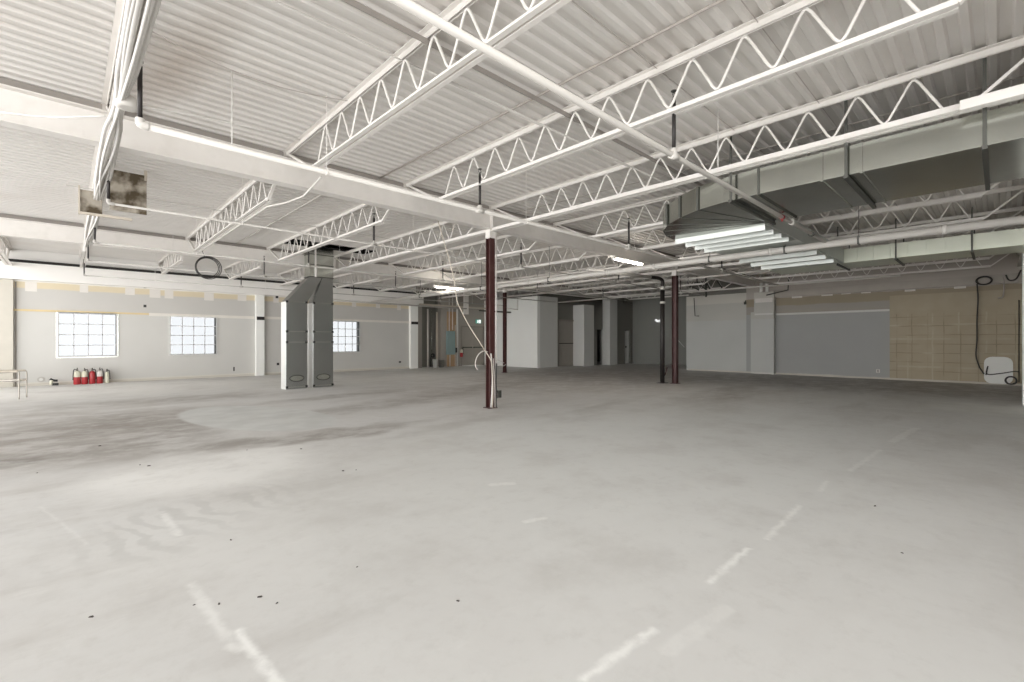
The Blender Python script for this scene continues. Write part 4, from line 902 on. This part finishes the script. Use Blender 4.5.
def coil(px, py, xx, R, lab, rx=1.0):
    c = atX(px, py, xx); r = thing('cable_coil', lab, 'cable', c, 0, 'dark cable coils on the right')
    mb = MB()
    for j in range(3): mb.tube([(.02*j, R*(1-.05*j)*rx*math.cos(t*math.pi/14), R*(1-.05*j)*math.sin(t*math.pi/14)) for t in range(28)], .017, 6, closed=True)
    mb.build('coil', 'cable_black', r); return r
coil(984, 280.5, 20.64, .13, 'dark coil of cable hung high on the plywood wall', 1.35)
coil(1011, 380.5, 20.6, .12, 'dark coil of cable at the floor by the pale offcut', 1.0)
rod('loose_cable', smoothpath([atX(a, b, 20.72) for a, b in ((977, 284), (978, 300), (977, 320), (977, 340), (976, 355), (979, 366), (982, 371), (984, 374))]), .018, 'cable_black', 'dark cable hanging down the plywood from the high coil', 'cable')
rod('loose_cable', smoothpath([atX(a, b, 20.7) for a, b in ((986, 375), (988, 366), (987, 374), (1000, 373.5), (1014, 371.5), (1019, 372))]), .015, 'cable_black', 'dark cable stretched across the pale offcut', 'cable')
rod('loose_cable', smoothpath([atX(a, b, 20.71) for a, b in ((1003, 276), (1004, 280), (1003, 296), (998, 298))]), .016, 'cable_grey', 'short brown cable end hanging right of the high coil', 'cable')
rod('loose_cable', smoothpath([atX(a, b, 20.70) for a, b in ((1006, 275), (1009, 280), (1016, 279), (1021, 270))]), .02, 'cable_black', 'dark cable drooping near the right wall end', 'cable')
rod('wall_conduit', [atX(1019, 300, 20.82), (20.82, atX(1019, 300, 20.82).y, 0.1)], .013, 'cable_black', 'thin dark pipe upright on the plywood by the right edge', 'conduit')
rod('wall_pipe', [atX(694, 298, 20.6), atX(695, 316, 20.6), atX(699, 316, 20.6)], .02, 'galv_dark', 'bent dark pipe hanging before the pale panel wall', 'pipe')
rod('wall_pipe', [atX(706, 281, 19.5), atX(706, 297, 19.5)], .04, 'galv_dark', 'short dark pipe stub hanging from the ceiling before the pale panel', 'pipe')
for px, lab in ((761, 'left white pipe stub on top of the wall pier'), (767, 'right white pipe stub on top of the wall pier')):
    a = atX(px, 280, 20.75); rod('pipe_stub', [(20.75, a.y, 3.34), (20.75, a.y, 3.75)], .06, 'drywall_white', lab, 'pipe', None, 10)
rod('wall_pipe', [(20.4, 6.5, 3.2), atX(788, 290, 20.3), atX(789, 275, 20.3)], .025, 'galv_dark', 'dark bent sprinkler pipe right of the wall pier', 'pipe')
c = atX(745, 303, XE-.03); r = thing('wall_bracket', 'small black bracket high on the pale panel wall', 'bracket', c)
mb = MB(); mb.box(-.02, .03, -.04, .04, -.06, .06); mb.build('back_plate', 'black', r); mb = MB(); mb.bar((0, 0, 0), (-.08, -.06, .1), .03, .03); mb.build('arm', 'black', r)
# black odds and ends of pipe under the far deck
for i, (a, b, c_, d) in enumerate(((688, 285, 699, 290), (697, 283, 708, 291), (706, 282, 710, 289), (718, 282, 722, 288))):
    rod('pipe_hanger', [(19, atX(a, b, 19).y, 4.066), atX(a, b, 19), atX(c_, d, 19)], .03, 'galv_dark', ['leftmost dark pipe offcut tucked under the far joists', 'second dark pipe offcut under the far joists', 'third dark pipe offcut under the far joists', 'rightmost dark pipe offcut under the far joists'][i], 'pipe')

# ================================================================== CHAIR at the left edge
r = thing('armchair', 'metal-framed chair with arms cut off at the left edge', 'chair', (-1.0, 16.0, 0), -0.2)
W, D = .46, .46
mb = MB(); mb.box(-.25, .27, -.23, .23, .40, .45); mb.build('seat', 'chairpad', r, bevel=.015)
mb = MB(); mb.hexa([(-.27, -.22, .52), (-.24, -.22, .52), (-.24, .22, .52), (-.27, .22, .52)], [(-.36, -.22, .86), (-.33, -.22, .86), (-.33, .22, .86), (-.36, .22, .86)]); mb.build('backrest', 'chairpad', r, bevel=.01)
for s in (-1, 1):
    mb = MB(); mb.tube(smoothpath([(.27, s*.25, 0), (.27, s*.25, .3), (.27, s*.25, .58), (.24, s*.25, .63), (.1, s*.25, .625), (-.3, s*.25, .60)]), .013, 8); mb.build('leg', 'chrome', r)
    mb = MB(); mb.tube(smoothpath([(-.36, s*.25, 0), (-.28, s*.25, .25), (-.25, s*.25, .45), (-.36, s*.25, .88)]), .013, 8); mb.build('leg', 'chrome', r)
    mb = MB(); mb.box(-.2, .25, s*.25-.025, s*.25+.025, .635, .665); mb.build('armrest', 'conduit_tan', r, bevel=.01)
    mb = MB(); mb.tube([(-.25, s*.25, .42), (.27, s*.25, .42)], .012, 8); mb.build('side_rail', 'chrome', r)

# ================================================================== crumbs on the floor
SP = [(194, 605), (219, 604), (260, 597), (277, 603), (343, 471), (356, 470), (140, 465), (149, 466), (247, 450), (301, 449), (357, 567), (231, 540), (875, 506), (902, 553), (91, 617), (37, 473), (458, 601), (100, 446)]
for i, (a, b) in enumerate(SP):
    p = atZ(a, b, 0); mb = MB(); s = 0.006+.007*((i*37) % 5)/5; an = i*1.3
    if b < 480: s *= 1.3
    mb.hexa([(-s, -s*.5, 0), (s*1.3, -s*.6, 0), (s, s*.5, 0), (-s*.8, s*.6, 0)], [(-s*.6, -s*.3, s*.5), (s*.8, -s*.3, s*.4), (s*.7, s*.3, s*.6), (-s*.5, s*.3, s*.4)])
    o = mb.build('floor_debris', 'debris'); o.location = p; o.rotation_euler = (0, 0, an)
    tag(o, 'small dark crumb of debris lying on the bare concrete floor', 'debris', 'crumbs on the floor')
